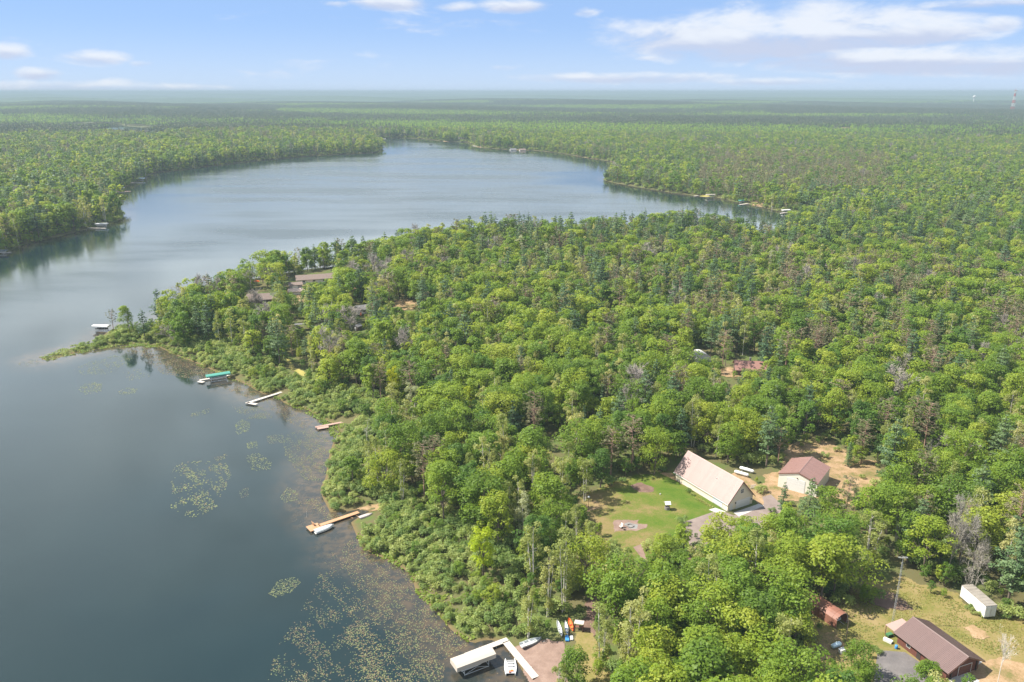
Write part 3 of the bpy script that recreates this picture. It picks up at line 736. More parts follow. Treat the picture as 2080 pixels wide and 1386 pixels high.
# =================================================================== SMALL HOUSES
def house(name, label, loc, rz, W_, L_, hw_, hr_, wall, roofm, wins=(), oh=.6, cat='house', chimney=None, door=None):
    h = thing(name, label, cat, loc, rz)
    gable_wall(W_, L_, hw_, hr_ - .08, wall, h)
    slope = (hr_ - hw_) / (W_ / 2); ze = hw_ - oh * slope
    r_ = MB()
    for sg in (-1, 1):
        r_.add([(0, -oh, hr_ + .05), (0, L_ + oh, hr_ + .05), (sg * (W_ / 2 + oh), L_ + oh, ze + .05), (sg * (W_ / 2 + oh), -oh, ze + .05),
                (0, -oh, hr_ - .12), (0, L_ + oh, hr_ - .12), (sg * (W_ / 2 + oh), L_ + oh, ze - .12), (sg * (W_ / 2 + oh), -oh, ze - .12)],
               [(0, 1, 2, 3) if sg > 0 else (3, 2, 1, 0), (4, 5, 6, 7), (0, 3, 7, 4), (1, 2, 6, 5), (2, 3, 7, 6)])
    rf = r_.build('roof', roofm, h)
    if chimney:
        c = MB(); c.box((chimney[0], chimney[1], hr_ + .3), (.7, .7, 1.6)); c.build('chimney', STONE, rf)
    for lx, ly, lz, w_, h__, a in wins: window(h, (lx, ly, lz), w_, h__, R(a), 2, 1)
    if door:
        m_ = MB(); m_.box((0, 0, 1.05), (door[3], .07, 2.1)); o_ = m_.build('door', WHITE, h); o_.location = door[:3]; o_.rotation_euler = (0, 0, R(door[4]))
    return h
DKSIDE = pmat('dark_stained_siding', (.14, .10, .08), .75, .15, 2)
x, y, z = at(606, 575)
house('house', 'long low house with brown shingle roof on the wooded point', (x - 1, y, z), R(-72), 8, 24, 2.7, 4.6, TANSIDE, SHINGLE,
      [(-4.03 * -1, 4, 1.5, 1.6, 1.1, 90), (4.03, 10, 1.5, 1.6, 1.1, 90), (4.03, 16, 1.5, 1.6, 1.1, 90)], door=(4.04, 13, 0, 1.0, 90))
x, y, z = at(581, 586)
house('garage', 'small grey garage with flat looking roof left of the long brown roofed house', (x + 2, y, z), R(-70), 6.5, 7, 2.6, 3.4, pmat('grey_siding', (.26, .25, .25), .7), SHINGLE, cat='garage', door=(3.29, 3, 0, 3.0, 90))
x, y, z = at(503, 615)
house('house', 'house with weathered tan brown roof partly hidden by trees near the shore', (x, y, z), R(-78), 9, 15, 2.7, 4.8, DKSIDE, SHINGLE,
      [(4.53, 3, 1.5, 1.4, 1.1, 90), (4.53, 9, 1.5, 1.4, 1.1, 90)])
x, y, z = at(588, 598)
house('shed', 'low shed with sandy pink roof between the two brown roofed houses', (x, y, z), R(-75), 5, 8, 2.2, 3.2, TANSIDE, pmat('sandy_roof', (.46, .34, .27), .8), cat='shed')
x, y, z = at(725, 637)
house('cottage', 'white walled cottage with dark grey roof behind a grey leafless tree', (x, y, z), R(-60), 6, 9, 2.7, 4.2, WHITE, GREYSH,
      [(3.03, 3, 1.5, 1.1, 1.0, 90), (0, -.03, 1.5, 1.1, 1.0, 0)], cat='cottage')
x, y, z = at(722, 672)
house('shed', 'tiny dark shed with grey roof in deep shade below the leafless tree', (x, y, z), R(-30), 2.6, 3.2, 2.1, 2.9, DKSIDE, GREYSH, cat='shed', oh=.3, door=(0, -.04, 0, .9, 0))
x, y, z = at(601, 673)
ps = thing('picnic_shelter', 'open shelter with grey roof and white corner post on the wooded point', 'shelter', (x, y, z), R(15))
m = MB(); m.box((2.2, 1.5, 3.0), (5.2, 3.8, .14), 0, ('X', R(-7))); m.build('roof', GREYSH, ps)
for sx, sy in ((0, 0), (4.4, 0), (0, 3), (4.4, 3)):
    m = MB(); m.box((sx, sy, 1.45), (.16, .16, 2.9)); m.build('post', WHITE, ps)
m = MB(); m.box((2.2, 1.6, .55), (2.2, 1.0, .8)); m.build('bench_block', DARK, ps)
x, y, z = at(522, 579)
um = thing('sunshade', 'bright orange sunshade near the shore houses on the point', 'sunshade', (x, y, z))
m = MB(); m.lathe([(1.9, 0), (1.2, .45), (.05, .8)], 8); o = m.build('canopy', ORANGE, um); o.location = (0, 0, 2.1)
m = MB(); m.tube((0, 0, 0), (0, 0, 2.8), .05); m.build('pole', WHITE, um)
x, y, z = at(733, 640)
kd = thing('slide', 'small orange slide on the ground beside the white cottage', 'slide', (x, y, z))
m = MB(); m.box((0, 0, .7), (.8, 2.6, .08), 0, ('X', R(28))); m.build('chute', ORANGE, kd)
m = MB(); m.box((0, 1.1, .6), (.7, .1, 1.2)); m.build('ladder', WHITE, kd)
# pale dome and red roofed house deeper in the wood
x, y, z = at(1428, 740)
dm = thing('dome_shed', 'pale grey arched dome shed roof showing among trees', 'shed', (x, y, z), R(12))
m = MB()
pr2 = [(3.4 * math.cos(a), 1.6 + 3.0 * math.sin(a)) for a in np.linspace(0, math.pi, 11)]
m.extr([(3.4, 0)] + pr2 + [(-3.4, 0)], 0, 6.5); m.build('shell', pmat('pale_grey_sheet', (.50, .47, .44), .6, .1, 1), dm)
m = MB(); m.box((0, -.05, 1.4), (2.6, .08, 2.7)); m.build('door', GREYWHITE, dm)
x, y, z = at(1492, 756)
house('house', 'house with dull red roof and small chimney in the middle of the wood', (x, y, z), R(-98), 8.5, 13.5, 2.8, 5.2, DKSIDE, REDROOF,
      [(4.28, 3, 1.5, 1.4, 1.1, 90), (4.28, 9, 1.5, 1.4, 1.1, 90)], chimney=(-1.0, 6))

# =================================================================== DOCKS, LIFTS AND BOATS
def dock(label, segs, mat, z=.5, planks=True, post=STEEL, name='dock'):
    """segs: list of (p0, p1, width) in world metres"""
    x0, y0 = segs[0][0]
    t = thing(name, label, 'dock', (x0, y0, 0))
    for (a, bq, wd) in segs:
        a = Vector((a[0] - x0, a[1] - y0)); bq = Vector((bq[0] - x0, bq[1] - y0))
        L_ = (bq - a).length; ang = math.atan2(bq.y - a.y, bq.x - a.x); n = max(1, round(L_ / 3.05)); sl = L_ / n
        for i in range(n):
            c = a + (bq - a) * ((i + .5) / n); m = MB()
            if planks:
                k = max(4, int(sl / .3)); pwid = sl / k
                for j in range(k): m.box((-sl / 2 + pwid * (j + .5), 0, 0), (pwid - .018, wd, .045))
                for sy in (-1, 1): m.box((0, sy * (wd / 2 - .06), -.09), (sl - .03, .06, .13))
            else:
                m.box((0, 0, -.03), (sl - .05, wd, .12))
            o = m.build('deck_section', mat, t); o.location = (c.x, c.y, z); o.rotation_euler = (0, 0, ang)
            nrm_ = Vector((-math.sin(ang), math.cos(ang)))
            for sg in (-1, 1):
                q = a + (bq - a) * ((i + 1) / n) - (bq - a).normalized() * .15 + nrm_ * sg * (wd / 2 + .04)
                m = MB(); m.tube((q.x, q.y, -1.4), (q.x, q.y, z + .18), .035, .035, 5); m.build('post', post, t)
    return t
def hullmesh(L_, W_, H_, double=False, fl=.35, rake=.25):
    """open hull: outer shell, gunwale and inner floor"""
    st = 9; V = []; F = []
    for i in range(st):
        u = i / (st - 1)
        if double: wd = W_ / 2 * max(.02, math.sin(math.pi * (.04 + .92 * u)) ** .8)
        else: wd = W_ / 2 * (1 - max(0, (u - .45) / .55) ** 2.2 * .97) * (.92 + .08 * min(1, u * 3))
        y = -L_ / 2 + L_ * u; sheer = H_ * (1 + rake * u * u) if not double else H_ * (1 + rake * (2 * u - 1) ** 2)
        kz = 0 if not double else 0.05 * (2 * u - 1) ** 2
        if not double: kz = .28 * H_ * max(0, (u - .6) / .4) ** 2
        for fx, z in ((-1, sheer), (-.86, kz + .28 * sheer), (0, kz), (.86, kz + .28 * sheer), (1, sheer), (.86, sheer - .02), (.74, kz + fl * sheer), (-.74, kz + fl * sheer), (-.86, sheer - .02)):
            V.append((wd * fx, y, z))
    k = 9
    for i in range(st - 1):
        for j in range(k):
            F.append((i * k + j, i * k + (j + 1) % k, (i + 1) * k + (j + 1) % k, (i + 1) * k + j))
    F.append(tuple(range(k - 1, -1, -1))); F.append(tuple(range((st - 1) * k, st * k)))
    return V, F
def boat(label, loc, rz, L_=4.4, W_=1.6, H_=.6, mat=ALU, cover=None, seats=3, motor=False, name='boat', cat='boat', double=False, group=None, tilt=0, seatmat=GREYWHITE):
    t = thing(name, label, cat, loc, rz, group); t.rotation_euler = (0, tilt, rz)
    V, F = hullmesh(L_, W_, H_, double); m = MB(); m.add(V, F); m.build('hull', mat, t)
    if cover:
        m = MB(); st = 7; V = []
        for i in range(st):
            u = i / (st - 1) * .9; wd = W_ / 2 * (1 - max(0, (u - .45) / .55) ** 2.2 * .97) * 1.04; y = -L_ / 2 + L_ * u
            zz = H_ * (1 + .25 * u * u) + .03
            V += [(-wd, y, zz - .1), (-wd * .8, y, zz + .10), (0, y, zz + .30 * math.sin(math.pi * min(1, .25 + u))), (wd * .8, y, zz + .10), (wd, y, zz - .1)]
        F = [(i * 5 + j, (i + 1) * 5 + j, (i + 1) * 5 + j + 1, i * 5 + j + 1) for i in range(st - 1) for j in range(4)]
        F += [(0, 1, 2, 3, 4)]
        m.add(V, F); m.build('cover', cover, t)
    else:
        for i in range(seats):
            u = -.32 + .28 * i; m = MB(); ww = W_ * (.80 if not double else .66) * (1 - max(0, u) * .9)
            m.box((0, u * L_, H_ * .72), (ww, .30 if not double else .2, .06)); m.build('seat', seatmat, t)
    if motor:
        m = MB(); m.box((0, -L_ / 2 - .18, H_ + .2), (.36, .42, .5)).tube((0, -L_ / 2 - .2, H_), (0, -L_ / 2 - .2, -.3), .07); m.build('outboard_motor', BLACK, t)
    return t
def lift(label, loc, rz, L_, W_, can, h=2.7, drop=.5, group=None, leg=STEEL):
    t = thing('boat_lift', label, 'boat lift', loc, rz, group)
    m = MB(); hx, hy = L_ / 2, W_ / 2
    pr_ = [(-hy, h - drop), (-hy, h), (-hy * .55, h + .22), (0, h + .30), (hy * .55, h + .22), (hy, h), (hy, h - drop)]
    V = [(x_, y_, z_) for x_ in (-hx, -hx * .33, hx * .33, hx) for y_, z_ in pr_]
    n = len(pr_); F = [(i * n + j, (i + 1) * n + j, (i + 1) * n + j + 1, i * n + j + 1) for i in range(3) for j in range(n - 1)]
    F = [f[::-1] for f in F] + [tuple(range(n)), tuple(range(4 * n - 1, 3 * n - 1, -1))]
    m.add(V, F); m.build('canopy', can, t)
    for sx in (-.62, .62):
        for sy in (-1, 1):
            m = MB(); m.tube((sx * hx, sy * (hy - .1), -1.4), (sx * hx, sy * (hy - .1), h - .02), .06, .06, 6); m.build('post', leg, t)
        m = MB(); m.tube((sx * hx, -hy + .1, .35), (sx * hx, hy - .1, .35), .06); m.build('cross_beam', leg, t)
    for sy in (-1, 1):
        m = MB(); m.tube((-.62 * hx, sy * (hy - .1), .1), (.62 * hx, sy * (hy - .1), .1), .05)
        m.tube((-.62 * hx, sy * (hy - .1), .1), (0, sy * (hy - .1), 1.0), .035); m.tube((.62 * hx, sy * (hy - .1), .1), (0, sy * (hy - .1), 1.0), .035); m.build('side_brace', leg, t)
    return t
# near L dock, beige lift and the boat in it
dock('white L shaped dock reaching from the pink beach to the beige boat lift', [((4.75, 132.6), (-1.35, 143.6), 1.55), ((-.9, 144.35), (-9.6, 139.3), 1.35)], DOCKW, .55)
lift('boat lift with large beige canopy at the end of the white L dock', (-7.95, 136.5, 0), R(29.2), 8.9, 3.3, BEIGE, 2.5, 1.0)
boat('pale grey pontoon style boat stored under the beige canopy', (-7.7, 136.2, .75), R(-60), 6.8, 2.2, .75, GREYWHITE, None, 4)
# paddle boat
pdx, pdy = -.35, 136.0
pd = thing('paddle_boat', 'small catamaran paddle boat with white seats moored beside the white dock', 'paddle boat', (pdx, pdy, 0), R(2))
for sx in (-.95, .95):
    V, F = hullmesh(4.6, .62, .5, True, .95); m = MB(); m.add(V, F); o = m.build('float', GREYWHITE, pd); o.location = (sx, 0, -.08)
m = MB()
for k in range(9): m.box((0, -1.9 + k * .33, .42), (1.6, .31, .06))
m.build('deck', GREYWHITE, pd)
for y_ in (-.05, .75):
    m = MB(); m.box((0, y_, .62), (1.25, .5, .28)).box((0, y_ + .27, .9), (1.25, .1, .4)); m.build('seat', WHITE, pd)
m = MB(); m.box((0, -1.95, .75), (1.7, .05, .05)).box((-.8, -1.95, .6), (.05, .05, .4)).box((.8, -1.95, .6), (.05, .05, .4)); m.build('rail', STEEL, pd)
lv = thing('life_vests', 'heap of orange life vests on the stern of the paddle boat', 'life vest', (pdx + .1, pdy - 1.6, .48), .4)
for k, (a_, b_, r_) in enumerate(((0, 0, .2), (.35, .06, -.6), (-.3, -.05, 1.1))):
    m = MB(); m.box((a_, b_, .1 + .03 * k), (.5, .36, .16), r_, ('X', .25)); m.build('vest', ORANGE, lv)
boat('silver open rowing boat pulled up on the edge of the pink beach', (4.1, 142.5, gz(4.1, 142.5) + .05), R(-62), 5.0, 1.65, .62, ALU, None, 3)
kz = gz(11, 146) + .05
boat('slim grey canoe lying leftmost of the boats on the grass by the beach', (10.2, 146.0, gz(10.2, 146) + .08), R(8), 5.2, .85, .42, GREYWHITE, None, 2, False, 'canoe', 'canoe', True, tilt=R(12))
boat('white kayak with blue tip between the grey canoe and the orange kayak', (11.75, 145.9, gz(11.75, 145.9) + .08), R(3), 4.6, .8, .40, WHITE, None, 2, False, 'kayak', 'kayak', True, seatmat=BLUE)
boat('bright orange kayak rightmost of the boats by the wooden stand', (12.85, 146.9, gz(12.85, 146.9) + .1), R(8), 4.2, .85, .42, ORANGE, None, 2, False, 'kayak', 'kayak', True, seatmat=BLACK, tilt=R(-14))
x, y, z = at(1152, 1300)
tag(MB().box((0, 0, .22), (.8, 1.3, .3)).box((0, .7, .34), (.7, .12, .5)).build('water_float', BLUE), 'blue inflatable float lying in front of the white kayak', 'float').location = (x, y, z)
x, y, z = at(1161, 1297)
tag(MB().box((0, 0, .14), (.6, 1.5, .16)).box((0, -.6, .25), (.5, .3, .14)).build('paddle_board', WHITE), 'short white paddle board in front of the orange kayak', 'paddle board').location = (x, y, z)
x, y, z = at(1176, 1281)
st_ = thing('wooden_stand', 'small wooden stand with weathered flat roof beside the kayaks', 'stand', (x, y, z), R(-12))
m = MB()
for k in range(6): m.box((-.85 + k * .34, 0, 2.1), (.32, 1.7, .06), 0, ('X', R(-8)))
m.build('roof', pmat('weathered_boards', (.42, .37, .34), .85, .2, 3), st_)
for sx, sy in ((-.85, -.6), (.85, -.6), (-.85, .6), (.85, .6)):
    m = MB(); m.box((sx, sy, 1.02), (.12, .12, 2.05)); m.build('post', TRIM, st_)
m = MB(); m.box((0, .3, .8), (1.6, .8, .08)); m.build('shelf', TRIM, st_)
x, y, z = at(1108, 1301)
tag(MB().box((0, 0, .05), (.12, 1.4, .04), R(-40)).box((.42, .5, .06), (.26, .42, .03), R(-40)).build('oar', WHITE), 'pale oar lying on dark ground at the bow of the silver rowing boat', 'oar').location = (x, y, z)

# wooden T dock with covered boat
dock('cedar dock with square end platform in the middle of the weedy bay', [((-43.0, 198.7), (-52.4, 191.4), 1.35), ((-52.2, 191.55), (-54.9, 189.5), 3.2)], DOCKT, .55, True, DOCKT)
bx, by = -54.1, 192.4
bn = thing('bench', 'small tan wooden bench on the end platform of the cedar dock', 'bench', (-53.9, 191.6, .57), R(128))
m = MB(); m.box((0, 0, .42), (1.3, .45, .07)); m.build('seat', DOCKT, bn)
m = MB(); m.box((0, .25, .75), (1.3, .06, .6), 0, ('X', R(-10))); m.build('backrest', DOCKT, bn)
for sx in (-.55, .55):
    m = MB(); m.box((sx, 0, .2), (.08, .4, .4)); m.build('leg', DOCKT, bn)
boat('silver boat with grey cover moored along the cedar dock', (-50.6, 190.0, -.08), R(-51), 5.6, 2.0, .75, WHITE, pmat('grey_boat_cover', (.36, .38, .38), .6, .08, 1.5))
boat('overturned pinkish grey rowing boat on the sand beside the cedar dock', (-40.6, 196.6, gz(-40.6, 196.6) + .62), R(-52), 4.2, 1.35, .5, pmat('faded_boat_paint', (.40, .34, .31), .7, .15, 2), None, 0).rotation_euler = (0, math.pi, R(-52))
for k, (px_, py_) in enumerate(((711, 1054), (722, 1050))):
    x, y, z = at(px_, py_); m = MB(); m.tube((-1.3, 1.0, .25), (1.0, -.6, .1), .06, .06, 6)
    tag(m.build('boat_ramp_pole', DOCKT), ('pole nearest the water' if k == 0 else 'pole nearest the sand') + ' of two resting beside the cedar dock', 'pole').location = (x, y, max(z, 0))
x, y, z = at(624, 1060); m = MB(); m.tube((0, 0, -1.2), (0, 0, 1.9), .04, .04, 6)
tag(m.build('mooring_pole', WHITEWOOD), 'thin upright mooring pole beside the cedar dock platform', 'pole').location = (x, y, 0)
# pink dock
dock('narrow weathered pink dock with low side platform further up the bay', [((-51.65, 266.9), (-69.1, 257.9), 1.25), ((-64.6, 258.6), (-68.2, 256.8), 2.0)], DOCKP, .5, True, DOCKP)
# white L dock
dock('narrow white dock with short foot sticking out in front of the shrubs', [((-87.4, 296.2), (-91.3, 290.9), 1.3), ((-91.3, 290.9), (-100.5, 280.3), 1.4), ((-100.3, 280.9), (-96.2, 279.2), 1.5)], DOCKW, .55)
# green lift
dock('white dock leading past the green canopied boat lift', [((-113.6, 313.7), (-127.6, 305.7), 1.3), ((-127.6, 304.4), (-125.0, 303.2), 1.6)], DOCKW, .5, False)
lift('boat lift with green canopy beside the white dock in the weedy bay', (-120.4, 307.2, 0), R(29), 9.4, 3.0, GREENCAN, 2.6, .55)
boat('white boat stored under the green canopy lift', (-120.3, 306.9, .7), R(-61), 6.6, 2.0, .75, WHITE, None, 3)
# lift behind the reed point
x, y = ray(207, 672, 0)
lift('boat lift with white canopy alone behind the reedy point', (x, y, 0), R(-6), 8.2, 3.2, WHITE, 2.7, .6)
boat('dark boat in the white canopied lift behind the reedy point', (x + .3, y, .7), R(-96), 6.2, 2.0, .7, DARK, None, 3)
# far left shore
def fdock(label, a, b_, wd=2.0, mat=DOCKW): return dock(label, [(ray(*a, .5), ray(*b_, .5), wd)], mat, .5, False)
fdock('white dock on the left shore under the nearest white canopied lift', (178, 463), (215, 464))
x, y = ray(207, 461, 0); lift('white canopied boat lift at the corner of the left shore', (x, y, 0), R(2), 10, 4.2, WHITE, 3.0, .7)
boat('white boat under the canopy at the corner of the left shore', (x, y, .8), R(-90), 8, 2.6, 1.0, WHITE, None, 3)
fdock('long tan dock reaching out from the left shore inlet', (230, 389), (266, 389), 2.6, DOCKP)
x, y = ray(240, 387, 0); lift('grey canopied boat lift beside the long tan dock', (x, y + 5, 0), R(2), 10, 4.2, GREYWHITE, 2.8, .6)
fdock('thin white dock below the pale blue canopied lift on the left shore', (258, 372), (289, 371), 2.4)
x, y = ray(282, 368, 0); lift('pale blue canopied boat lift furthest along the left shore', (x, y + 6, 0), R(2), 10, 4.4, pmat('pale_blue_canvas', (.42, .52, .55), .6), 3.4, .8)
fdock('white dock at the left edge of the picture', (5, 515), (22, 512), 2.2)
x, y = ray(3, 516, 0); lift('dark canopied boat lift at the left edge of the picture', (x, y, 0), R(4), 8, 3.4, pmat('dark_canvas', (.10, .12, .14), .6), 2.8, .6)
boat('white boat in the dark canopied lift at the left edge', (x, y, .7), R(-88), 6.5, 2.2, .8, WHITE, None, 3)
# far right shore
fdock('white dock left of the beige canopied lift on the far right shore', (1410, 398.5), (1428, 396), 2.4)
x, y = ray(1443, 401, 0); lift('beige canopied boat lift on the far right shore', (x, y, 0), R(12), 10, 4.4, BEIGE, 3.2, .8)
fdock('white dock running to the orange bank on the far right shore', (1502, 416), (1532, 412), 2.6)
x, y = ray(1512, 413.5, 0); lift('green canopied boat lift on the far right shore', (x, y + 4, 0), R(12), 10, 4.4, GREENCAN, 3.0, .7)
boat('white boat under the green canopy on the far right shore', (x, y + 4, .8), R(-78), 8, 2.6, 1.0, WHITE, None, 3)
fdock('white dock nearest the end of the far right bay', (1582, 434), (1632, 427), 2.2)
x, y = ray(1598, 433, 0); lift('white canopied boat lift nearest the end of the far right bay', (x, y + 3, 0), R(16), 8.5, 3.8, WHITE, 2.8, .6)
# far shore
fdock('pale dock on the far shore point', (960, 296.5), (969, 297.5), 5)
x, y = ray(875, 295, 0); boat('tiny dark boat alone in the middle of the far water', (x, y, -.1), R(80), 7, 2.6, 1.2, DARK, None, 2)
x, y = ray(949, 288.5, 0); boat('small white boat moored near the far shore', (x, y, -.1), R(70), 8, 3, 1.4, WHITE, None, 2)
x, y = ray(780, 282.5, 0); boat('white boat moored in the far corner of the lake', (x, y, -.1), R(60), 8, 3, 1.4, WHITE, None, 2)
for (px_, py_, lb, wm_, rm_) in ((1036, 303, 'white boathouse at the water on the far shore', WHITE, GREYSH), (1055, 303.5, 'tan boathouse right of the white one on the far shore', TANSIDE, SHINGLE),
                            (932, 283, 'pale cottage high on the far shore', WHITE, GREYSH), (880, 280.6, 'low tan cottage by the sandy strip at the lake head', TANSIDE, SHINGLE)):
    x, y, z = at(px_, py_); house('boathouse' if 'boathouse' in lb else 'cottage', lb, (x, y, z), R(-80), 8, 12, 3, 5.5, wm_, rm_, [(4.03, 4, 1.6, 1.6, 1.2, 90)], cat='boathouse' if 'boathouse' in lb else 'cottage')
sheet('far_beach', [(815, 281.5), (867, 284), (870, 281.5), (817, 279)], 'grass_path', .12, 6, 3)
sheet('far_beach', [(1042, 304.5), (1082, 306.8), (1080, 303.5), (1045, 302)], 'bare_sand', .12, 5, 2)
sheet('far_beach', [(968, 300.5), (990, 302.5), (992, 299.5), (970, 298)], 'bare_sand', .12, 5, 2)
sheet('far_beach', [(900, 289.5), (912, 289), (912, 285), (902, 285)], 'bare_sand', .12, 5, 2)
sheet('far_beach', [(1112, 311), (1185, 322), (1240, 330), (1238, 326.5), (1186, 318), (1116, 308)], 'bare_sand', .12, 4, 1.5)
sheet('far_beach', [(1525, 415), (1548, 420), (1552, 414), (1535, 408)], 'bare_sand', .12, 2.5, 1)
sheet('far_beach', [(1605, 431), (1634, 432), (1634, 426), (1618, 427)], 'grass_path', .12, 2.5, 1)
sheet('far_beach', [(1420, 398.5), (1438, 400), (1440, 395), (1424, 394)], 'grass_path', .12, 2.5, 1)

# =================================================================== DISTANT TOWERS
x, y = ray(2055, 231, 6); zt = gz(x, y)
rt = thing('radio_tower', 'red and white banded lattice radio tower on the right horizon', 'tower', (x, y, zt))
RED = pmat('tower_red', (.42, .06, .05), .5); TOWH = 112; nb = 7
for k in range(nb):
    m = MB(); z0, z1 = TOWH * k / nb, TOWH * (k + 1) / nb
    wdt = lambda q: 13 * (1 - q / TOWH) + 3.0
    for i in range(4):
        a0_ = R(45 + 90 * i); a1_ = R(135 + 90 * i); r0_, r1_ = wdt(z0) / 1.41, wdt(z1) / 1.41
        pA = (r0_ * math.cos(a0_), r0_ * math.sin(a0_), z0); pB = (r1_ * math.cos(a0_), r1_ * math.sin(a0_), z1)
        pC = (r0_ * math.cos(a1_), r0_ * math.sin(a1_), z0); pD = (r1_ * math.cos(a1_), r1_ * math.sin(a1_), z1)
        m.tube(pA, pB, .7, .7, 4); m.tube(pA, pD, .45, .45, 4); m.tube(pC, pB, .45, .45, 4)
    m.build('tower_band', RED if k % 2 else WHITE, rt)
m = MB(); m.tube((0, 0, TOWH), (0, 0, TOWH + 5), .8, .5, 6); m.tube((-4.5, 0, TOWH - 2), (-4.5, -1.5, TOWH - 2), 2.2, 2.2, 10); m.tube((4.5, 0, TOWH - 3), (4.5, -1.5, TOWH - 3), 2.2, 2.2, 10); m.build('antenna_dishes', RED, rt)
dist_ = 7000; u = (1897 - CX) / FPX; x, y = u / CP * dist_, dist_; zt = gz(x, y)
wt = thing('water_tower', 'white water tower on the far horizon', 'water tower', (x, y, zt)); top_ = CAMZ - 7000 * math.tan(R(.27)) - zt
m = MB(); m.tube((0, 0, 0), (0, 0, top_ - 16), 5, 3.5, 10); m.build('stem', WHITE, wt)
m = MB(); m.lathe([(3.5, -22), (11, -16), (13.5, -9), (11, -2), (4, 1), (.5, 1.5)], 14); o = m.build('tank', WHITE, wt, True); o.location = (0, 0, top_)
for px_, lb, yy in ((1780, 'round white storage tank, left of two near the horizon', 203.5), (1798, 'low white storage tank, right of two near the horizon', 205.5)):
    dist_ = 8300; x, y = (px_ - CX) / FPX / CP * dist_, dist_; zt = gz(x, y); tp = CAMZ - dist_ * (yy - 3 - 186) / FPX - zt
    t = thing('storage_tank', lb, 'tank', (x, y, zt)); m = MB(); m.tube((0, 0, 0), (0, 0, tp - 4), 15, 15, 16); m.build('tank_wall', WHITE, t)
    m = MB(); m.lathe([(15, 0), (8, 3), (.5, 4)], 16); o = m.build('roof', WHITE, t); o.location = (0, 0, tp - 4)
# =================================================================== TREE PROTOTYPES
def leafset(P_, Nrm, size, tint, r):
    """small four cornered leaf sprays at points P_, facing roughly Nrm"""
    n = len(P_)
    Nn = Nrm / (np.linalg.norm(Nrm, axis=1, keepdims=True) + 1e-9)
    a = r.normal(size=(n, 3)); a -= (a * Nn).sum(1, keepdims=True) * Nn; a /= np.linalg.norm(a, axis=1, keepdims=True) + 1e-9
    b_ = np.cross(Nn, a); s = (size * r.uniform(.65, 1.35, n))[:, None]
    asp = r.uniform(.55, .95, n)[:, None]
    V = np.stack([P_ - a * s * .5, P_ - b_ * s * .5 * asp + a * s * .08, P_ + a * s * .5, P_ + b_ * s * .5 * asp - a * s * .08], 1).reshape(-1, 3)
    F = np.arange(n * 4).reshape(n, 4)
    return V, F, np.repeat(tint, 4)
def unit(r, n):
    d = r.normal(size=(n, 3)); return d / np.linalg.norm(d, axis=1, keepdims=True)
def wood(paths):
    m = MB()
    for p0, p1, r0, r1 in paths: m.tube(p0, p1, r0, r1, 5, False)
    return m
def clumps(r, C, rc, tc, N, size, up=.35, flat=.72, inner=.45):
    k = len(C); w_ = rc ** 2; w_ = w_ / w_.sum()
    ci = r.choice(k, N, p=w_); d = unit(r, N); d[:, 2] = np.where(d[:, 2] < -.35, -d[:, 2], d[:, 2])
    rad = rc[ci] * (inner + (1 - inner) * r.random(N) ** .5)
    P_ = C[ci] + d * rad[:, None] * np.array([1, 1, flat])
    Nr = d * .85 + unit(r, N) * .62 + np.array([0, 0, up])
    return leafset(P_, Nr, size, np.clip(tc[ci] + r.normal(0, .12, N), 0, 1), r)
LOD = {'hi': (1.0, 1.0), 'mid': (.42, 1.5), 'low': (.08, 2.9)}
def broadleaf(seed, lod, H=15.5, Rr=5.7, dense=False, leafN=3300, leafS=.46):
    r = np.random.default_rng(seed); fN, fS = LOD[lod]; Rr = Rr * r.uniform(.74, 1.12); H = H * r.uniform(.9, 1.08); cut = r.random() * 6.283; drop_ = r.uniform(.0, .5); peak = r.uniform(.30, .58); low_ = r.uniform(0, .16)
    k = {'hi': 58, 'mid': 42, 'low': 20}[lod]
    base = H * ((.12 if dense else .16) + low_); hc = H - base
    q = r.random(k) ** .8; zc = base + hc * (.06 + .84 * q)
    prof = np.sqrt(np.clip(1 - np.where(q > peak, (q - peak) / (1.08 - peak), (peak - q) / (peak + .28)) ** 2, .04, 1))
    a = r.random(k) * 6.283; prof = prof * (1 - drop_ * np.clip(np.cos(a - cut), 0, 1)); lob = 1 + .20 * np.sin(2 * a + seed) + .12 * np.sin(3 * a + 2 * seed)
    rad = Rr * .86 * prof * np.sqrt(r.uniform(.30, 1.0, k)) * lob
    C = np.stack([rad * np.cos(a), rad * np.sin(a), zc], 1) + r.normal(0, .2, (k, 3))
    rc = r.uniform(.9, 1.9, k) * (Rr / 5.0)
    tc = np.clip(r.normal(.5, .18, k) + .10 * (q - .5), 0, 1)
    lv = clumps(r, C, rc, tc, int(leafN * fN), leafS * fS, .5, .82, .55)
    lean = r.normal(0, .5, 2); P1 = (lean[0] * .4, lean[1] * .4, base * .95); P2 = (lean[0], lean[1], base + hc * .55)
    paths = [((0, 0, -.3), P1, .24, .18), (P1, P2, .18, .09)]
    if lod != 'low':
        for i in r.choice(k, 9 if lod == 'hi' else 5, False):
            t_ = r.uniform(0, .7); p = [P1[j] + (P2[j] - P1[j]) * t_ for j in range(3)]
            paths.append((p, tuple(C[i]), .10, .025))
    return wood(paths), lv
def maple(seed, lod): return broadleaf(seed, lod, 15.5, 4.4, True, 2900, .42)
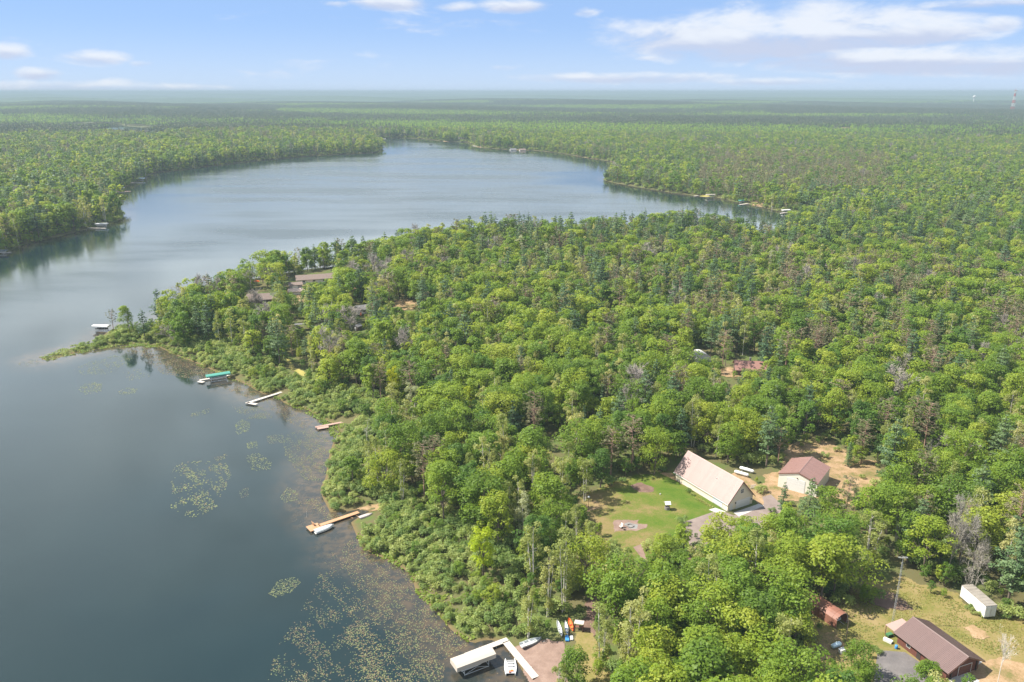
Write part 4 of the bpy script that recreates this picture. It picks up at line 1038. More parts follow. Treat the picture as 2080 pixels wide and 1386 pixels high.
def birch(seed, lod, H=16.5):
    r = np.random.default_rng(seed); fN, fS = LOD[lod]; ns = r.integers(1, 4); C = []; paths = []
    for s_ in range(ns):
        h = H * r.uniform(.8, 1.0); a = r.random() * 6.28; lx, ly = (r.uniform(.4, 1.6) * np.cos(a), r.uniform(.4, 1.6) * np.sin(a)) if ns > 1 else r.normal(0, .3, 2)
        bx_, by_ = (.3 * np.cos(a), .3 * np.sin(a)) if ns > 1 else (0, 0)
        pm_ = (bx_ + (lx - bx_) * .5, by_ + (ly - by_) * .5, h * .5)
        paths += [((bx_, by_, -.3), pm_, .15, .10), (pm_, (lx, ly, h * .97), .10, .02)]
        nk = max(5, int((26 if lod != 'low' else 12) / ns))
        for i in range(nk):
            t_ = .20 + .78 * r.random(); R_ = 2.1 * np.sin(np.pi * np.clip((t_ - .12) / .94, 0, 1)) ** .7 * r.uniform(.3, 1.0); b_ = r.random() * 6.28
            c = np.array([bx_ + (lx - bx_) * t_ + R_ * np.cos(b_), by_ + (ly - by_) * t_ + R_ * np.sin(b_), h * t_]); C.append(c)
            if lod == 'hi' and i % 2 == 0:
                paths.append(((bx_ + (lx - bx_) * t_, by_ + (ly - by_) * t_, h * t_ - .8), tuple(c), .04, .012))
    C = np.array(C); k = len(C)
    lv = clumps(r, C, r.uniform(.6, 1.15, k), np.clip(r.normal(.5, .2, k), 0, 1), int(1700 * fN), .35 * fS, .15, 1.25, .25)
    return wood(paths), lv
def pine(seed, lod, H=18.0, Rr=3.6, spruce=False):
    r = np.random.default_rng(seed); fN, fS = LOD[lod]; paths = [((0, 0, -.3), (0, 0, H * .55), .24, .15), ((0, 0, H * .55), (0, 0, H), .15, .02)]
    z = H * (.12 if spruce else .26); P_, Nr, T = [], [], []
    step = (.75 if spruce else 1.15) * (1 if lod != 'low' else 1.6)
    tot_ = 0; br_ = []
    while z < H - .3:
        q = (z / H - (.1 if spruce else .24)) / (.9 if spruce else .76)
        L_ = Rr * ((1 - q) ** .85 * 1.02 if spruce else (1 - q ** 1.7) * .95 * (.65 + .35 * min(1, q * 4))) * r.uniform(.75, 1.2) + .25
        nb_ = r.integers(4, 7)
        a0_ = r.random() * 6.28
        for i in range(nb_):
            if not spruce and r.random() < .16: continue
            a = a0_ + 6.283 * i / nb_ + r.normal(0, .25); l = L_ * r.uniform(.6, 1.15); rise = (-.12 if spruce else .12) * l + r.normal(0, .12)
            br_.append((z, a, l, rise))
        z += step * r.uniform(.75, 1.25)
    w_ = np.array([b[2] ** 1.35 for b in br_]); w_ /= w_.sum(); N = int((2300 if not spruce else 1900) * fN)
    ci = r.choice(len(br_), N, p=w_); B = np.array(br_)[ci]
    t_ = r.random(N) ** .6; wd = .34 * B[:, 2] * np.sin(np.pi * np.clip(t_, 0, 1)) ** .8 + .14
    off = r.normal(0, .5, N) * wd; ca, sa_ = np.cos(B[:, 1]), np.sin(B[:, 1])
    P_ = np.stack([ca * B[:, 2] * t_ - sa_ * off, sa_ * B[:, 2] * t_ + ca * off, B[:, 0] + B[:, 3] * t_ + r.normal(0, .16, N)], 1)
    Nr = np.stack([ca * .35, sa_ * .35, np.full(N, 1.0)], 1) + unit(r, N) * .6
    bt = np.clip(r.normal(.5, .2, len(br_)), 0, 1)
    lv = leafset(P_, Nr, (.42 if not spruce else .38) * fS, np.clip(bt[ci] + r.normal(0, .1, N) + .25 * (t_ - .6), 0, 1), r)
    if lod == 'hi':
        for b in br_[::2]: paths.append(((0, 0, b[0]), (np.cos(b[1]) * b[2] * .85, np.sin(b[1]) * b[2] * .85, b[0] + b[3] * .85), .045, .012))
    return wood(paths), lv
def spruce(seed, lod): return pine(seed, lod, 15.0, 2.6, True)
def red_pine(seed, lod, H=17.0):
    r = np.random.default_rng(seed); fN, fS = LOD[lod]; paths = [((0, 0, -.3), (r.normal(0, .2), 0, H * .6), .22, .14), ((0, 0, H * .6), (r.normal(0, .3), r.normal(0, .3), H), .14, .03)]
    C = []
    for z in np.arange(H * .42, H, .62 if lod == 'hi' else .85):
        q = z / H; L_ = 3.1 * (np.sin(np.pi * np.clip((q - .28) / .80, 0, 1)) ** .7) + .2
        for i in range(4):
            a = r.random() * 6.28; l = L_ * r.uniform(.5, 1.1); c = (l * np.cos(a), l * np.sin(a), z + .25 * l * r.uniform(-.3, 1)); C.append(c)
            if lod != 'low': paths.append(((0, 0, z - .1), c, .05, .018))
    if lod == 'hi':
        for i in range(10):
            z = H * r.uniform(.2, .42); a = r.random() * 6.28; paths.append(((0, 0, z), (1.4 * np.cos(a), 1.4 * np.sin(a), z + r.normal(0, .3)), .035, .01))
    C = np.array(C); k = len(C)
    lv = clumps(r, C, r.uniform(.42, .75, k), np.clip(r.normal(.5, .22, k), 0, 1), int(1500 * fN), .33 * fS, .3, .7, .1)
    return wood(paths), lv
def snag(seed, lod): return bare(seed, lod, 14.0, False)
def bare(seed, lod, H=14.0, twigs=True):
    r = np.random.default_rng(seed); m = MB(); tw = []; up_ = (seed // 17) % 2; sp_ = .30 if up_ else .52
    def grow(p, d, l, rad, lev):
        q = p + d * l
        if lev <= 2: m.tube(tuple(p), tuple(q), rad, rad * .6, 5 if lev < 2 else 4, False)
        else: tw.append((p, q, max(.035, rad)))
        if lev >= (5 if lod == 'hi' else 4): return
        for i in range(3 if lev else (11 if up_ else 6)):
            nd = d * (.9 if lev else .8) + r.normal(0, sp_ if lev else sp_ * 1.1, 3) + np.array([0, 0, .12]); nd /= np.linalg.norm(nd)
            s_ = r.uniform(.40, 1.0); grow(p + d * l * s_, nd, l * r.uniform(.5, .74) * ((.55 if up_ and lev == 0 else 1)), rad * .48, lev + 1)
    grow(np.array([0, 0, -.2]), np.array([r.normal(0, .04), r.normal(0, .04), 1.0]), H * (.80 if up_ else .52), .20 if not up_ else .15, 0)
    for p, q, w_ in list(tw):
        for _ in range(3 if twigs else 0):
            c_ = p + (q - p) * r.uniform(.3, 1.0); d = (q - p) / (np.linalg.norm(q - p) + 1e-9) + r.normal(0, .7, 3)
            tw.append((c_, c_ + d * r.uniform(.35, .8), .07 if lod == 'hi' else .10))
    V, F = [], []
    for p, q, w_ in tw:
        d = q - p; s_ = np.cross(d, r.normal(size=3)); s_ = s_ / (np.linalg.norm(s_) + 1e-9) * w_ * .5; b = len(V)
        V += [p - s_, p + s_, q + s_ * .5, q - s_ * .5]; F.append((b, b + 1, b + 2, b + 3))
    return m, (np.array(V), np.array(F), np.full(len(V), .5))
def shrub(seed, lod, H=2.6):
    r = np.random.default_rng(seed); fN, fS = LOD[lod]; k = 9
    a = r.random(k) * 6.28; rad = 1.3 * np.sqrt(r.random(k)); C = np.stack([rad * np.cos(a), rad * np.sin(a), H * (.30 + .42 * r.random(k)) * (1.15 - .3 * rad)], 1)
    lv = clumps(r, C, r.uniform(.6, 1.0, k), np.clip(r.normal(.5, .2, k), 0, 1), int(620 * (fN ** .7)), .29 * fS ** .8, .45, .95, .3)
    return wood([((0, 0, -.1), tuple(C[i]), .05, .015) for i in range(4)]), lv
# kind: builder, variants, leaf material, wood material, nominal height, crown half width, crown part name
KINDS = {
 'broadleaf_tree': (broadleaf, 7, 'broadleaf_foliage', BARK, 15.5, 5.6),
 'maple_tree': (maple, 4, 'dense_foliage', BARK, 15.5, 4.4),
 'birch_tree': (birch, 5, 'birch_foliage', BIRCHBARK, 16.5, 2.6),
 'pine_tree': (pine, 5, 'pine_foliage', BARK, 18.0, 3.6),
 'spruce_tree': (spruce, 3, 'pine_foliage', BARK, 15.0, 2.6),
 'red_pine_tree': (red_pine, 4, 'red_pine_foliage', pmat('red_pine_bark', (.24, .15, .11), .85, .2, 2), 17.0, 3.0),
 'bare_tree': (bare, 4, None, TWIG, 14.0, 3.8),
 'dead_tree': (snag, 4, None, TWIG, 14.0, 3.8),
 'shrub': (shrub, 6, 'shrub_foliage', BARK, 2.6, 2.0),
}
PROTO = {}
def get(kind, lod, i):
    """-> (wood mesh, crown mesh, joined mesh)"""
    key = (kind, lod, i)
    if key in PROTO: return PROTO[key]
    fn, nv, lm, wmt, H, Rr = KINDS[kind]
    wd, (LV, LF, LT) = fn(101 + 17 * i + len(kind) * 1000, lod)
    lmat = MATS[lm] if lm else wmt
    wme = cme = None
    if lod == 'hi' or lod == 'mid':
        wme = newmesh(kind + '_trunk', wd.v, wd.f, [wmt]); cme = newmesh(kind + '_crown', LV, LF, [lmat], tint=LT)
    nW = len(wd.v); V = np.concatenate([np.array(wd.v, float).reshape(-1, 3), LV]); F = [tuple(f) for f in wd.f] + [tuple(q) for q in (LF + nW)]
    jm = newmesh(kind + '_whole', V, F, [wmt, lmat], fmat=[0] * len(wd.f) + [1] * len(LF), tint=np.concatenate([np.full(nW, .5), LT]))
    PROTO[key] = (wme, cme, jm); return PROTO[key]

# =================================================================== WHAT MUST STAY OPEN TO VIEW (open ground, roofs, water's edge)
OPEN = [
 [(1194, 1002), (1240, 988), (1300, 974), (1362, 952), (1393, 912), (1420, 914), (1536, 984), (1562, 1000), (1566, 1022), (1552, 1052), (1492, 1050), (1430, 1072), (1386, 1060), (1352, 1064), (1325, 1086), (1285, 1098), (1246, 1094), (1238, 1072), (1202, 1040)],
 [(1580, 960), (1600, 934), (1657, 928), (1696, 954), (1694, 990), (1650, 985), (1622, 1000), (1585, 998)],
 [(1598, 912), (1640, 900), (1700, 908), (1712, 935), (1665, 925), (1605, 932)], [(1700, 955), (1735, 945), (1772, 945), (1776, 995), (1750, 1000), (1700, 980)],
 [(1552, 950), (1585, 935), (1590, 1000), (1560, 990)], [(190, 657), (226, 656), (224, 676), (194, 680)],
 [(1488, 944), (1512, 944), (1536, 962), (1534, 974), (1500, 962)],
 [(1652, 1214), (1716, 1238), (1722, 1272), (1690, 1276), (1672, 1252)], [(1700, 1262), (1726, 1254), (1790, 1208), (1812, 1130), (1840, 1130), (1850, 1212), (1960, 1244), (2100, 1272), (2100, 1400), (1925, 1378), (1800, 1310), (1740, 1300), (1722, 1330), (1682, 1330), (1680, 1302)],
 [(1790, 1332), (1836, 1328), (1850, 1352), (1838, 1386), (1786, 1386)],
 [(1955, 1186), (1985, 1190), (2032, 1224), (2030, 1254), (1995, 1254), (1955, 1218)],
 [(1000, 1296), (1142, 1298), (1150, 1328), (1108, 1360), (1098, 1400), (990, 1400)], [(1124, 1262), (1188, 1240), (1194, 1285), (1200, 1310), (1180, 1316), (1165, 1306), (1128, 1304)],
 [(690, 1046), (730, 1030), (762, 1026), (774, 1036), (740, 1056), (690, 1062)],
 [(602, 572), (606, 553), (682, 543), (680, 566), (610, 576)], [(579, 568), (604, 567), (604, 586), (582, 588)], [(500, 590), (552, 588), (552, 612), (502, 614)], [(586, 584), (612, 582), (612, 594), (588, 598)],
 [(598, 654), (620, 648), (622, 672), (602, 676)], [(722, 618), (746, 616), (744, 636), (724, 638)], [(800, 614), (846, 610), (846, 628), (806, 632)], [(514, 568), (532, 566), (532, 582), (516, 584)],
 [(577, 728), (592, 734), (622, 758), (614, 768), (582, 748)], [(713, 656), (732, 656), (732, 676), (713, 676)],
 [(1412, 714), (1426, 704), (1448, 712), (1446, 728), (1420, 726)], [(1490, 720), (1552, 726), (1546, 744), (1492, 742)], [(1468, 748), (1510, 746), (1504, 760), (1472, 760)],
 [(1118, 880), (1142, 878), (1142, 894), (1120, 894)],
 [(1286, 1106), (1304, 1104), (1314, 1130), (1300, 1130)],
 [(1690, 255), (1722, 253), (1724, 260), (1690, 260)],
 [(478, 756), (488, 754), (488, 764), (478, 768)], [(564, 794), (590, 784), (592, 792), (566, 804)], [(640, 868), (690, 852), (724, 844), (724, 850), (690, 862), (644, 878)],
 [(130, 254.5), (205, 253.5), (262, 256), (332, 263), (332, 267.5), (262, 264), (200, 258.5)],
]
OPEN = [np.array(p, float) for p in OPEN]
OPEN = [(q.mean(0) + (q - q.mean(0)) * .95) if (q.mean(0)[1] < 760 and np.ptp(q[:, 0]) < 90 and q.mean(0)[1] > 500) else q for q in OPEN]
OPENPTS = [tuple(p.mean(0)) for p in OPEN] + [tuple(q) for p in OPEN for q in p[::2]]
FOOT = [(63.4, 197.5, 29.4, 7, 26), (82.2, 206.6, -36, 7.5, 16), (89.2, 130.9, 21.6, 7, 17), (70.7, 146.3, 30, 3.2, 13), (104.6, 148.5, 8, 2.6, 10)]
def blocked(x, y, h, hw_, soft=0.0):
    z = ground(x, y); bad = np.zeros(len(x), bool); w_ = hw_ * .82
    for fx, fz in ((0, 1.0), (-.55, .88), (.55, .88), (-1, .62), (1, .62), (0, .62), (-.8, .38), (.8, .38), (0, .3), (0, .05)):
        px, py, d = proj(x + fx * w_, y, z + h * fz)
        for p in OPEN: bad |= inside(p, px, py)
    px, py, d = proj(x, y, z + h * .6); rx, ry = hw_ * .85 * FPX / d, h * .40 * FPX / d
    for qx, qy in OPENPTS: bad |= ((qx - px) / rx) ** 2 + ((qy - py) / ry) ** 2 < 1
    for cx_, cy_, a, hwid, ln in FOOT:
        ca, sa_ = math.cos(R(a)), math.sin(R(a)); lx = (x - cx_) * ca + (y - cy_) * sa_; ly = -(x - cx_) * sa_ + (y - cy_) * ca
        bad |= (abs(lx) < hwid) & (ly > -4) & (ly < ln)
    return bad
# ------------------------------------------------------------------ candidate places on a jittered grid
def scatter(r0, r1, sp, amax=R(41)):
    xs = np.arange(-r1 * math.sin(amax), r1 * math.sin(amax), sp); ys = np.arange(max(40, r0 * math.cos(amax) * .95), r1, sp)
    X_, Y_ = np.meshgrid(xs, ys); X_[1::2] += sp / 2
    X_ = X_.ravel() + rng.uniform(-.42, .42, X_.size) * sp; Y_ = Y_.ravel() + rng.uniform(-.42, .42, Y_.size) * sp
    r_ = np.hypot(X_, Y_); k = (r_ >= r0) & (r_ < r1) & (abs(np.arctan2(X_, Y_)) < amax)
    return X_[k], Y_[k]
TX, TY, TKD, TH_, TS = [], [], [], [], []
KN = list(KINDS)
def choose(px, py, s, x, y, n):
    """kind index by neighbourhood"""
    u = rng.random(n); v = zone_noise(x * 6, y * 6) * .5 + .5
    w_ = {k: np.zeros(n) for k in KN}
    w_['broadleaf_tree'] += .50; w_['maple_tree'] += .13; w_['birch_tree'] += .14; w_['pine_tree'] += .09; w_['spruce_tree'] += .02; w_['bare_tree'] += .016; w_['red_pine_tree'] += .055
    def zone(cond, **kw):
        for k, a in kw.items(): w_[k + '_tree'] = np.where(cond, a, w_[k + '_tree'])
    far = py < 530
    zone(far & (px > 950), pine=.34, red_pine=.09, broadleaf=.40, birch=.10, spruce=.04)
    zone((px > 1060) & (px < 1640) & (py > 520) & (py < 690), pine=.16, red_pine=.16, birch=.22, broadleaf=.34, bare=.03)
    zone((px > 1590) & (py > 560) & (py < 800), red_pine=.26, pine=.13, broadleaf=.42, bare=.03)
    zone((px > 1390) & (px < 1640) & (py > 720) & (py < 860), pine=.20, red_pine=.14, broadleaf=.5)
    zone((px > 1640) & (py > 940) & (py < 1140), pine=.14, red_pine=.07, broadleaf=.5, bare=.02, birch=.10)
    zone((px > 1020) & (px < 1300) & (py > 1060), birch=.52, broadleaf=.30, maple=.08, pine=.0, bare=.01)
    zone((px < 900) & (py > 880), birch=.24, broadleaf=.42, maple=.24, pine=.02)
    zone((px > 460) & (px < 800) & (py > 560) & (py < 720), bare=.05, pine=.14, broadleaf=.5)
    zone((px > 1300) & (px < 1720) & (py > 1100), broadleaf=.66, maple=.14, birch=.15, pine=.01, red_pine=0, bare=.01)
    zone(py > 985, bare=.0)
    zone((px < 1330) & (py > 1050), red_pine=.0, spruce=.0)
    # the far banks
    left = (px < 900) & (py < 520)
    zone(left, pine=.34, spruce=.18, red_pine=.08, birch=.14, broadleaf=.20, maple=.14)
    zone(left & (py > 420), pine=.26, spruce=.20, birch=.16, broadleaf=.26)
    rp = (px > 1420) & (px < 1800) & (py > 320) & (py < 405)
    zone(rp, red_pine=.66, pine=.12, broadleaf=.14, birch=.05)
    far2 = (py < 330)
    zone(far2 & (v > .62), pine=.5, red_pine=.18, broadleaf=.22)
    zone(far2 & (v < .45), broadleaf=.66, birch=.20, pine=.05)
    zone((px < 860) & (py < 300), pine=.3, red_pine=.16, spruce=.08, broadleaf=.26, birch=.16)
    M = np.stack([w_[k] for k in KN], 1); M /= M.sum(1, keepdims=True); cdf = M.cumsum(1)
    return (u[:, None] > cdf).sum(1).clip(0, len(KN) - 1)
def place(r0, r1, sp):
    x, y = scatter(r0, r1, sp); s = sdf(x, y); k = s > np.where(np.hypot(x, y) > 450, 1.2, 2.5); x, y, s = x[k], y[k], s[k]
    z = ground_s(x, y, s); px, py, d = proj(x, y, z)
    k = (d > 30) & (px > -160) & (px < 2240) & (py < 1640); x, y, s, px, py = x[k], y[k], s[k], px[k], py[k]
    kd = choose(px, py, s, x, y, len(x)); h = np.array([KINDS[q][4] for q in KN])[kd] * (.62 + .54 * rng.random(len(x)) ** .75)
    h = h * np.where((kd == KN.index('pine_tree')) & (y < 900), rng.uniform(.95, 1.25, len(x)), 1.0)
    # low shrub belt along the weedy bay: trees start further from the water there
    bay = (px > 60) & (px < 1060) & (py > 690) & (y < 345)
    belt = np.where(py > 1040, 19.0, np.where(py > 900, 8.0, np.where(px > 330, 16.0, 8.0)))
    k = ~(bay & (s < belt))
    far_edge = (~bay) & (s < 8)
    h = np.where((y > 560) & ((x < -.30 * y) | ((y > 1150) & (x < 0))), h * 1.30, h); h = np.where(y > 560, h * 1.08, np.where(far_edge, h * .9, h))
    x, y, s, kd, h = x[k], y[k], s[k], kd[k], h[k]
    hw_ = np.array([KINDS[q][5] for q in KN])[kd] * h / np.array([KINDS[q][4] for q in KN])[kd]
    nb = ~blocked(x, y, h, hw_)
    # a shorter tree is tried where a tall one would hide something
    h2 = h * .55; ok2 = ~blocked(x, y, h2, hw_ * .55) & ~nb & (rng.random(len(x)) < .8)
    k = nb | ok2; h = np.where(nb, h, h2)
    return x[k], y[k], kd[k], h[k]
def special(kind, tx, ty, h, label, bx=None, by=None, scale_w=1.0, mat=None):
    g_ = 2.6
    for _ in range(4):
        if bx is not None: x, y = ray(bx, by, g_)
        else: x, y = ray(tx, ty, g_ + h)
        g_ = gz(x, y)
    return dict(kind=kind, x=x, y=y, h=h, label=label, mat=mat, sw=scale_w)
SPECIAL = [
 special('maple_tree', 980, 1062, 14.5, 'large lime yellow maple at the shrub edge above the weedy bay', mat='lime_foliage'),
 special('maple_tree', 797, 748, 14, 'slim lime yellow tree beside a pale silver poplar near the pink dock', mat='lime_foliage', scale_w=.7),
 special('birch_tree', 838, 768, 15, 'pale silver leaved poplar beside the slim lime yellow tree', mat='silver_foliage', scale_w=1.3),
 special('maple_tree', 955, 782, 11, 'yellow green tree standing among darker oaks right of the silver poplar', mat='lime_foliage', scale_w=.8),
 special('bare_tree', 757, 528, 17, 'large grey leafless tree beside the long brown roofed house', scale_w=1.25),
 special('bare_tree', 708, 612, 17, 'large grey leafless tree in front of the white cottage', scale_w=1.3),
 special('bare_tree', 522, 600, 11, 'dark leafless tree in front of the weathered brown roof', scale_w=1.2),
 special('bare_tree', 505, 540, 15, 'grey leafless tree beside the orange sunshade'),
 special('broadleaf_tree', 0, 0, 15, 'solitary leaning tree at the root of the reedy point', bx=266, by=679, scale_w=.85),
 special('pine_tree', 0, 0, 17, 'leaning pine hanging over the water at the far right headland', bx=1232, by=367, scale_w=1.3),
 special('birch_tree', 1062, 478, 17, 'pale silver poplar far back, leftmost of two pale ones near the skyline', mat='silver_foliage', scale_w=1.5),
 special('birch_tree', 1112, 492, 16, 'pale silver poplar far back, right of two pale ones near the skyline', mat='silver_foliage', scale_w=1.5),
 special('birch_tree', 1335, 492, 16, 'pale silver poplar among dark pines below the far headland', mat='silver_foliage', scale_w=1.4),
 special('birch_tree', 1528, 498, 16, 'pale silver poplar below the green canopied lift of the far right shore', mat='silver_foliage', scale_w=1.4),
 special('birch_tree', 1566, 506, 16, 'pale silver poplar below the last dock of the far right bay', mat='silver_foliage', scale_w=1.4),
 special('pine_tree', 1260, 786, 19, 'tall dark pine rising above the oaks behind the lawn'),
 special('pine_tree', 1652, 968, 16, 'blue green pine standing right in front of the tan shed'),
 special('pine_tree', 1596, 978, 11, 'small blue green pine by the driveway left of the tan shed'),
 special('red_pine_tree', 1728, 968, 15, 'thin brownish pine at the right of the tan shed'),
 special('red_pine_tree', 1893, 815, 18, 'sparse brownish pine with dead lower boughs on the slope right of the shed', scale_w=1.2),
 special('pine_tree', 1450, 640, 19, 'pine with flat layered boughs behind the pale dome shed'),
 special('spruce_tree', 0, 0, 8.5, 'small pointed spruce on the sandy ground behind the tan shed', bx=1722, by=948),
 special('birch_tree', 0, 0, 16, 'tree with long bare pale trunk at the left edge of the lawn', bx=1188, by=1018, scale_w=1.1),
 special('bare_tree', 1972, 1032, 18, 'tall leafless pale birch behind the white box trailer', mat='WHITE', scale_w=.62),
 special('bare_tree', 1945, 1062, 15, 'thinner leafless birch left of the tall one behind the trailer', mat='WHITE', scale_w=.62),
 special('bare_tree', 2002, 1090, 14, 'leafless birch right of the tall one behind the trailer', mat='WHITE', scale_w=.62),
 special('dead_tree', 2046, 1300, 10, 'dead white tree with bleached forked limbs at the lower right edge', mat='WHITE', scale_w=.75),
 special('dead_tree', 1895, 885, 9, 'pale dead snag below the sparse brownish pine', mat='WHITE', scale_w=.8),
 special('dead_tree', 744, 866, 7, 'small white dead snag just below the pink dock path', mat='WHITE', scale_w=.7),
 special('birch_tree', 0, 0, 14, 'birch with curved white trunk by the sandy inlet', bx=817, by=1022),
 special('birch_tree', 1085, 1058, 17, 'pale birch clump with several white trunks behind the shore shrubs', scale_w=1.25),
 special('birch_tree', 1150, 1066, 18, 'pale birch at the top of the shaded path to the beach', scale_w=1.3),
 special('birch_tree', 1252, 1122, 16, 'pale thin birch below the fire ring at the lawn edge', scale_w=1.2),
 special('birch_tree', 1065, 1002, 14, 'pale grey green birch left of the lawn trees', mat='silver_foliage', scale_w=1.2),
 special('birch_tree', 1780, 1040, 14, 'pale olive birch right of the small pines by the shed', scale_w=1.6),
 special('broadleaf_tree', 1755, 1302, 9, 'bright green oak on the yard below the blue tank', scale_w=1.15),
 special('broadleaf_tree', 1890, 1342, 7.5, 'bright green oak growing against the front of the brown cabin', scale_w=1.3),
 special('broadleaf_tree', 1466, 1043, 13, 'rounded oak just below the barn driveway', scale_w=1.15),
 special('broadleaf_tree', 1172, 1322, 9.5, 'bright young oak on the right side of the pink beach', scale_w=1.1),
 special('birch_tree', 1140, 1352, 8, 'low pale birch overhanging the lower end of the pink beach', scale_w=1.5),
 special('broadleaf_tree', 1562, 1046, 11, 'rounded oak at the right end of the barn driveway', scale_w=1.1),
 special('broadleaf_tree', 1352, 1082, 10, 'oak at the lower edge of the lawn left of the driveway', scale_w=1.1),
]
sp_xy = np.array([(s['x'], s['y']) for s in SPECIAL])
A = [place(95, 330, 6.5), place(330, 620, 6.7), place(620, 1500, 7.6), place(1500, 2150, 8.6)]
x, y, kd, h = (np.concatenate(q) for q in zip(*A))
dmin = np.full(len(x), 1e9)
for qx, qy in sp_xy: dmin = np.minimum(dmin, np.hypot(x - qx, y - qy))
keep = dmin > 3.6
keep &= ~((np.hypot(x - SPECIAL[8]['x'], y - SPECIAL[8]['y']) < 15) & (x < SPECIAL[8]['x'] + 9))
# keep the view of the singled-out trees clear
for s in SPECIAL:
    if s['kind'] in ('bare_tree', 'dead_tree') or s['mat'] or 'trunk' in s['label'] or 'pine' in s['label']:
        pz = gz(s['x'], s['y']); cx_, cy_, cd = proj(s['x'], s['y'], pz + s['h'] * .8)
        g_ = ground(x, y); tx_, ty_, td = proj(x, y, g_ + h * .93)
        hit = (abs(tx_ - cx_) < 2.6 * FPX / cd + 2.2 * FPX / td) & (ty_ < cy_ + .25 * s['h'] * FPX / cd) & (td < cd) & (td > cd - 60)
        keep &= ~hit
x, y, kd, h = x[keep], y[keep], kd[keep], h[keep]
z = ground(x, y); px, py, dep = proj(x, y, z); tpx, tpy, _ = proj(x, y, z + h)
inview = (tpx > -40) & (tpx < 2120) & (tpy < 1400) & (py > 150)
size = h / dep * np.where(inview, 1, 0)

# ------------------------------------------------------------------ individual trees
AREAS = [
 ('on shore behind the beige lift', lambda a, b: (a < 1300) & (b > 1130)),
 ('at the bottom beside the cabin', lambda a, b: (b > 1330)),
 ('between cream barn and rusty carport', lambda a, b: (a < 1720) & (b > 1060)),
 ('above the white box trailer', lambda a, b: (b > 1000) & (a >= 1720)),
 ('between lawn and cedar dock', lambda a, b: (b > 900) & (a < 1230)),
 ('directly behind the cream barn', lambda a, b: (b > 860) & (a < 1600)),
 ('behind the maroon roofed shed', lambda a, b: (a >= 1560) & (b > 700)),
 ('behind the pink dock', lambda a, b: (b > 740) & (a < 1000)),
 ('below the red roofed house', lambda a, b: (b > 740)),
 ('around the brown roofed houses', lambda a, b: (a < 900)),
 ('behind the pale dome shed', lambda a, b: (a >= 900)),
]
DESC = {'broadleaf_tree': 'leafy bright green oak', 'maple_tree': 'dense dark green maple', 'birch_tree': 'slender pale green birch', 'pine_tree': 'dark blue green pine',
        'spruce_tree': 'narrow pointed spruce', 'red_pine_tree': 'sparse brownish pine', 'bare_tree': 'leafless grey tree', 'dead_tree': 'dead tree', 'shrub': 'low rounded green shrub'}
PLUR = {'broadleaf_tree': 'leafy oaks', 'maple_tree': 'dense maples', 'birch_tree': 'pale birches', 'pine_tree': 'dark pines', 'spruce_tree': 'pointed spruces',
        'red_pine_tree': 'brownish pines', 'bare_tree': 'leafless trees', 'dead_tree': 'dead trees', 'shrub': 'low shrubs'}
LAND = [('the white box trailer', 105, 150), ('the rusty carport', 69, 151), ('the brown cabin', 89, 134), ('the tan shed', 83, 212), ('the wishing well', 43, 196), ('the yard lamp', 21, 196.5),
        ('the pair of white propane tanks', 64.5, 213), ('the beached canoes', 11.5, 147), ('the sandy inlet by the cedar dock', -40, 198), ('the pink dock', -53, 266), ('the pale dome shed', 82, 325), ('the red roofed house', 102, 322), ('the silver rowing boat', 4, 142.5)]
SHORTD = {'broadleaf_tree': 'oak', 'maple_tree': 'maple', 'birch_tree': 'birch', 'pine_tree': 'pine', 'spruce_tree': 'spruce', 'red_pine_tree': 'brownish pine', 'bare_tree': 'leafless tree', 'dead_tree': 'dead tree'}
CAT = {k: 'tree' for k in KN}; CAT['shrub'] = 'shrub'
LEVELS = {}
def put(kind, lod, var, x_, y_, z_, s_, rz, label, group=None, parts=True, mat=None, sw=1.0, tilt=0.0, hue=None):
    wme, cme, jm = get(kind, lod, var)
    if parts and wme is not None:
        o = thing(kind, label, CAT[kind], (x_, y_, z_), rz, group)
        tr_ = link('trunk' if kind != 'shrub' else 'stem', wme, o); cr = link('crown' if kind != 'shrub' else 'foliage', cme, o)
        if mat:
            mm = (WHITEWOOD if 'white' in label.split('behind')[0] else DEADBIRCH) if mat == 'WHITE' else MATS[mat]
            for q in ((tr_, cr) if mat == 'WHITE' else (cr,)):
                q.material_slots[0].link = 'OBJECT'; q.material_slots[0].material = mm
    else:
        o = link(kind, jm); o.location = (x_, y_, z_); tag(o, label, CAT[kind], group)
    if hue is not None:
        for q in ((cr,) if parts and wme is not None else (o,)): q.color = (hue, 0, 0, 1)
    o.rotation_euler = (tilt, 0, rz); o.scale = (s_ * sw, s_ * sw, s_); return o
usedidx = np.zeros(len(x), bool)
order = np.argsort(-size)
cnt = {}; picked = []
for i in order:
    if size[i] <= 0: break
    k = KN[kd[i]]
    lim = 300 if k != 'bare_tree' else 160
    if cnt.get(k, 0) >= lim or (size[i] * FPX < 42): continue
    cnt[k] = cnt.get(k, 0) + 1; picked.append(i); usedidx[i] = True
near_label = {}
for nm, lx, ly in LAND:
    for kn in KN:
        c = [i for i in picked if KN[kd[i]] == kn]
        if not c: continue
        dd_ = [math.hypot(x[i] - lx, y[i] - ly) for i in c]; j = int(np.argmin(dd_))
        if dd_[j] < 16 and c[j] not in near_label: near_label[c[j]] = DESC[kn] + ' standing nearest to ' + nm
area_of = {}
for i in picked:
    ar = 'on the far wooded bank'
    for nm, f in AREAS:
        if f(px[i], py[i]): ar = nm; break
    area_of[i] = ar
thirds = {}
for nm in set(area_of.values()):
    a_ = [px[i] for i in picked if area_of[i] == nm]; b_ = [py[i] for i in picked if area_of[i] == nm]
    thirds[nm] = (*np.quantile(a_, [.2, .4, .6, .8]), *np.quantile(b_, [.34, .67]))
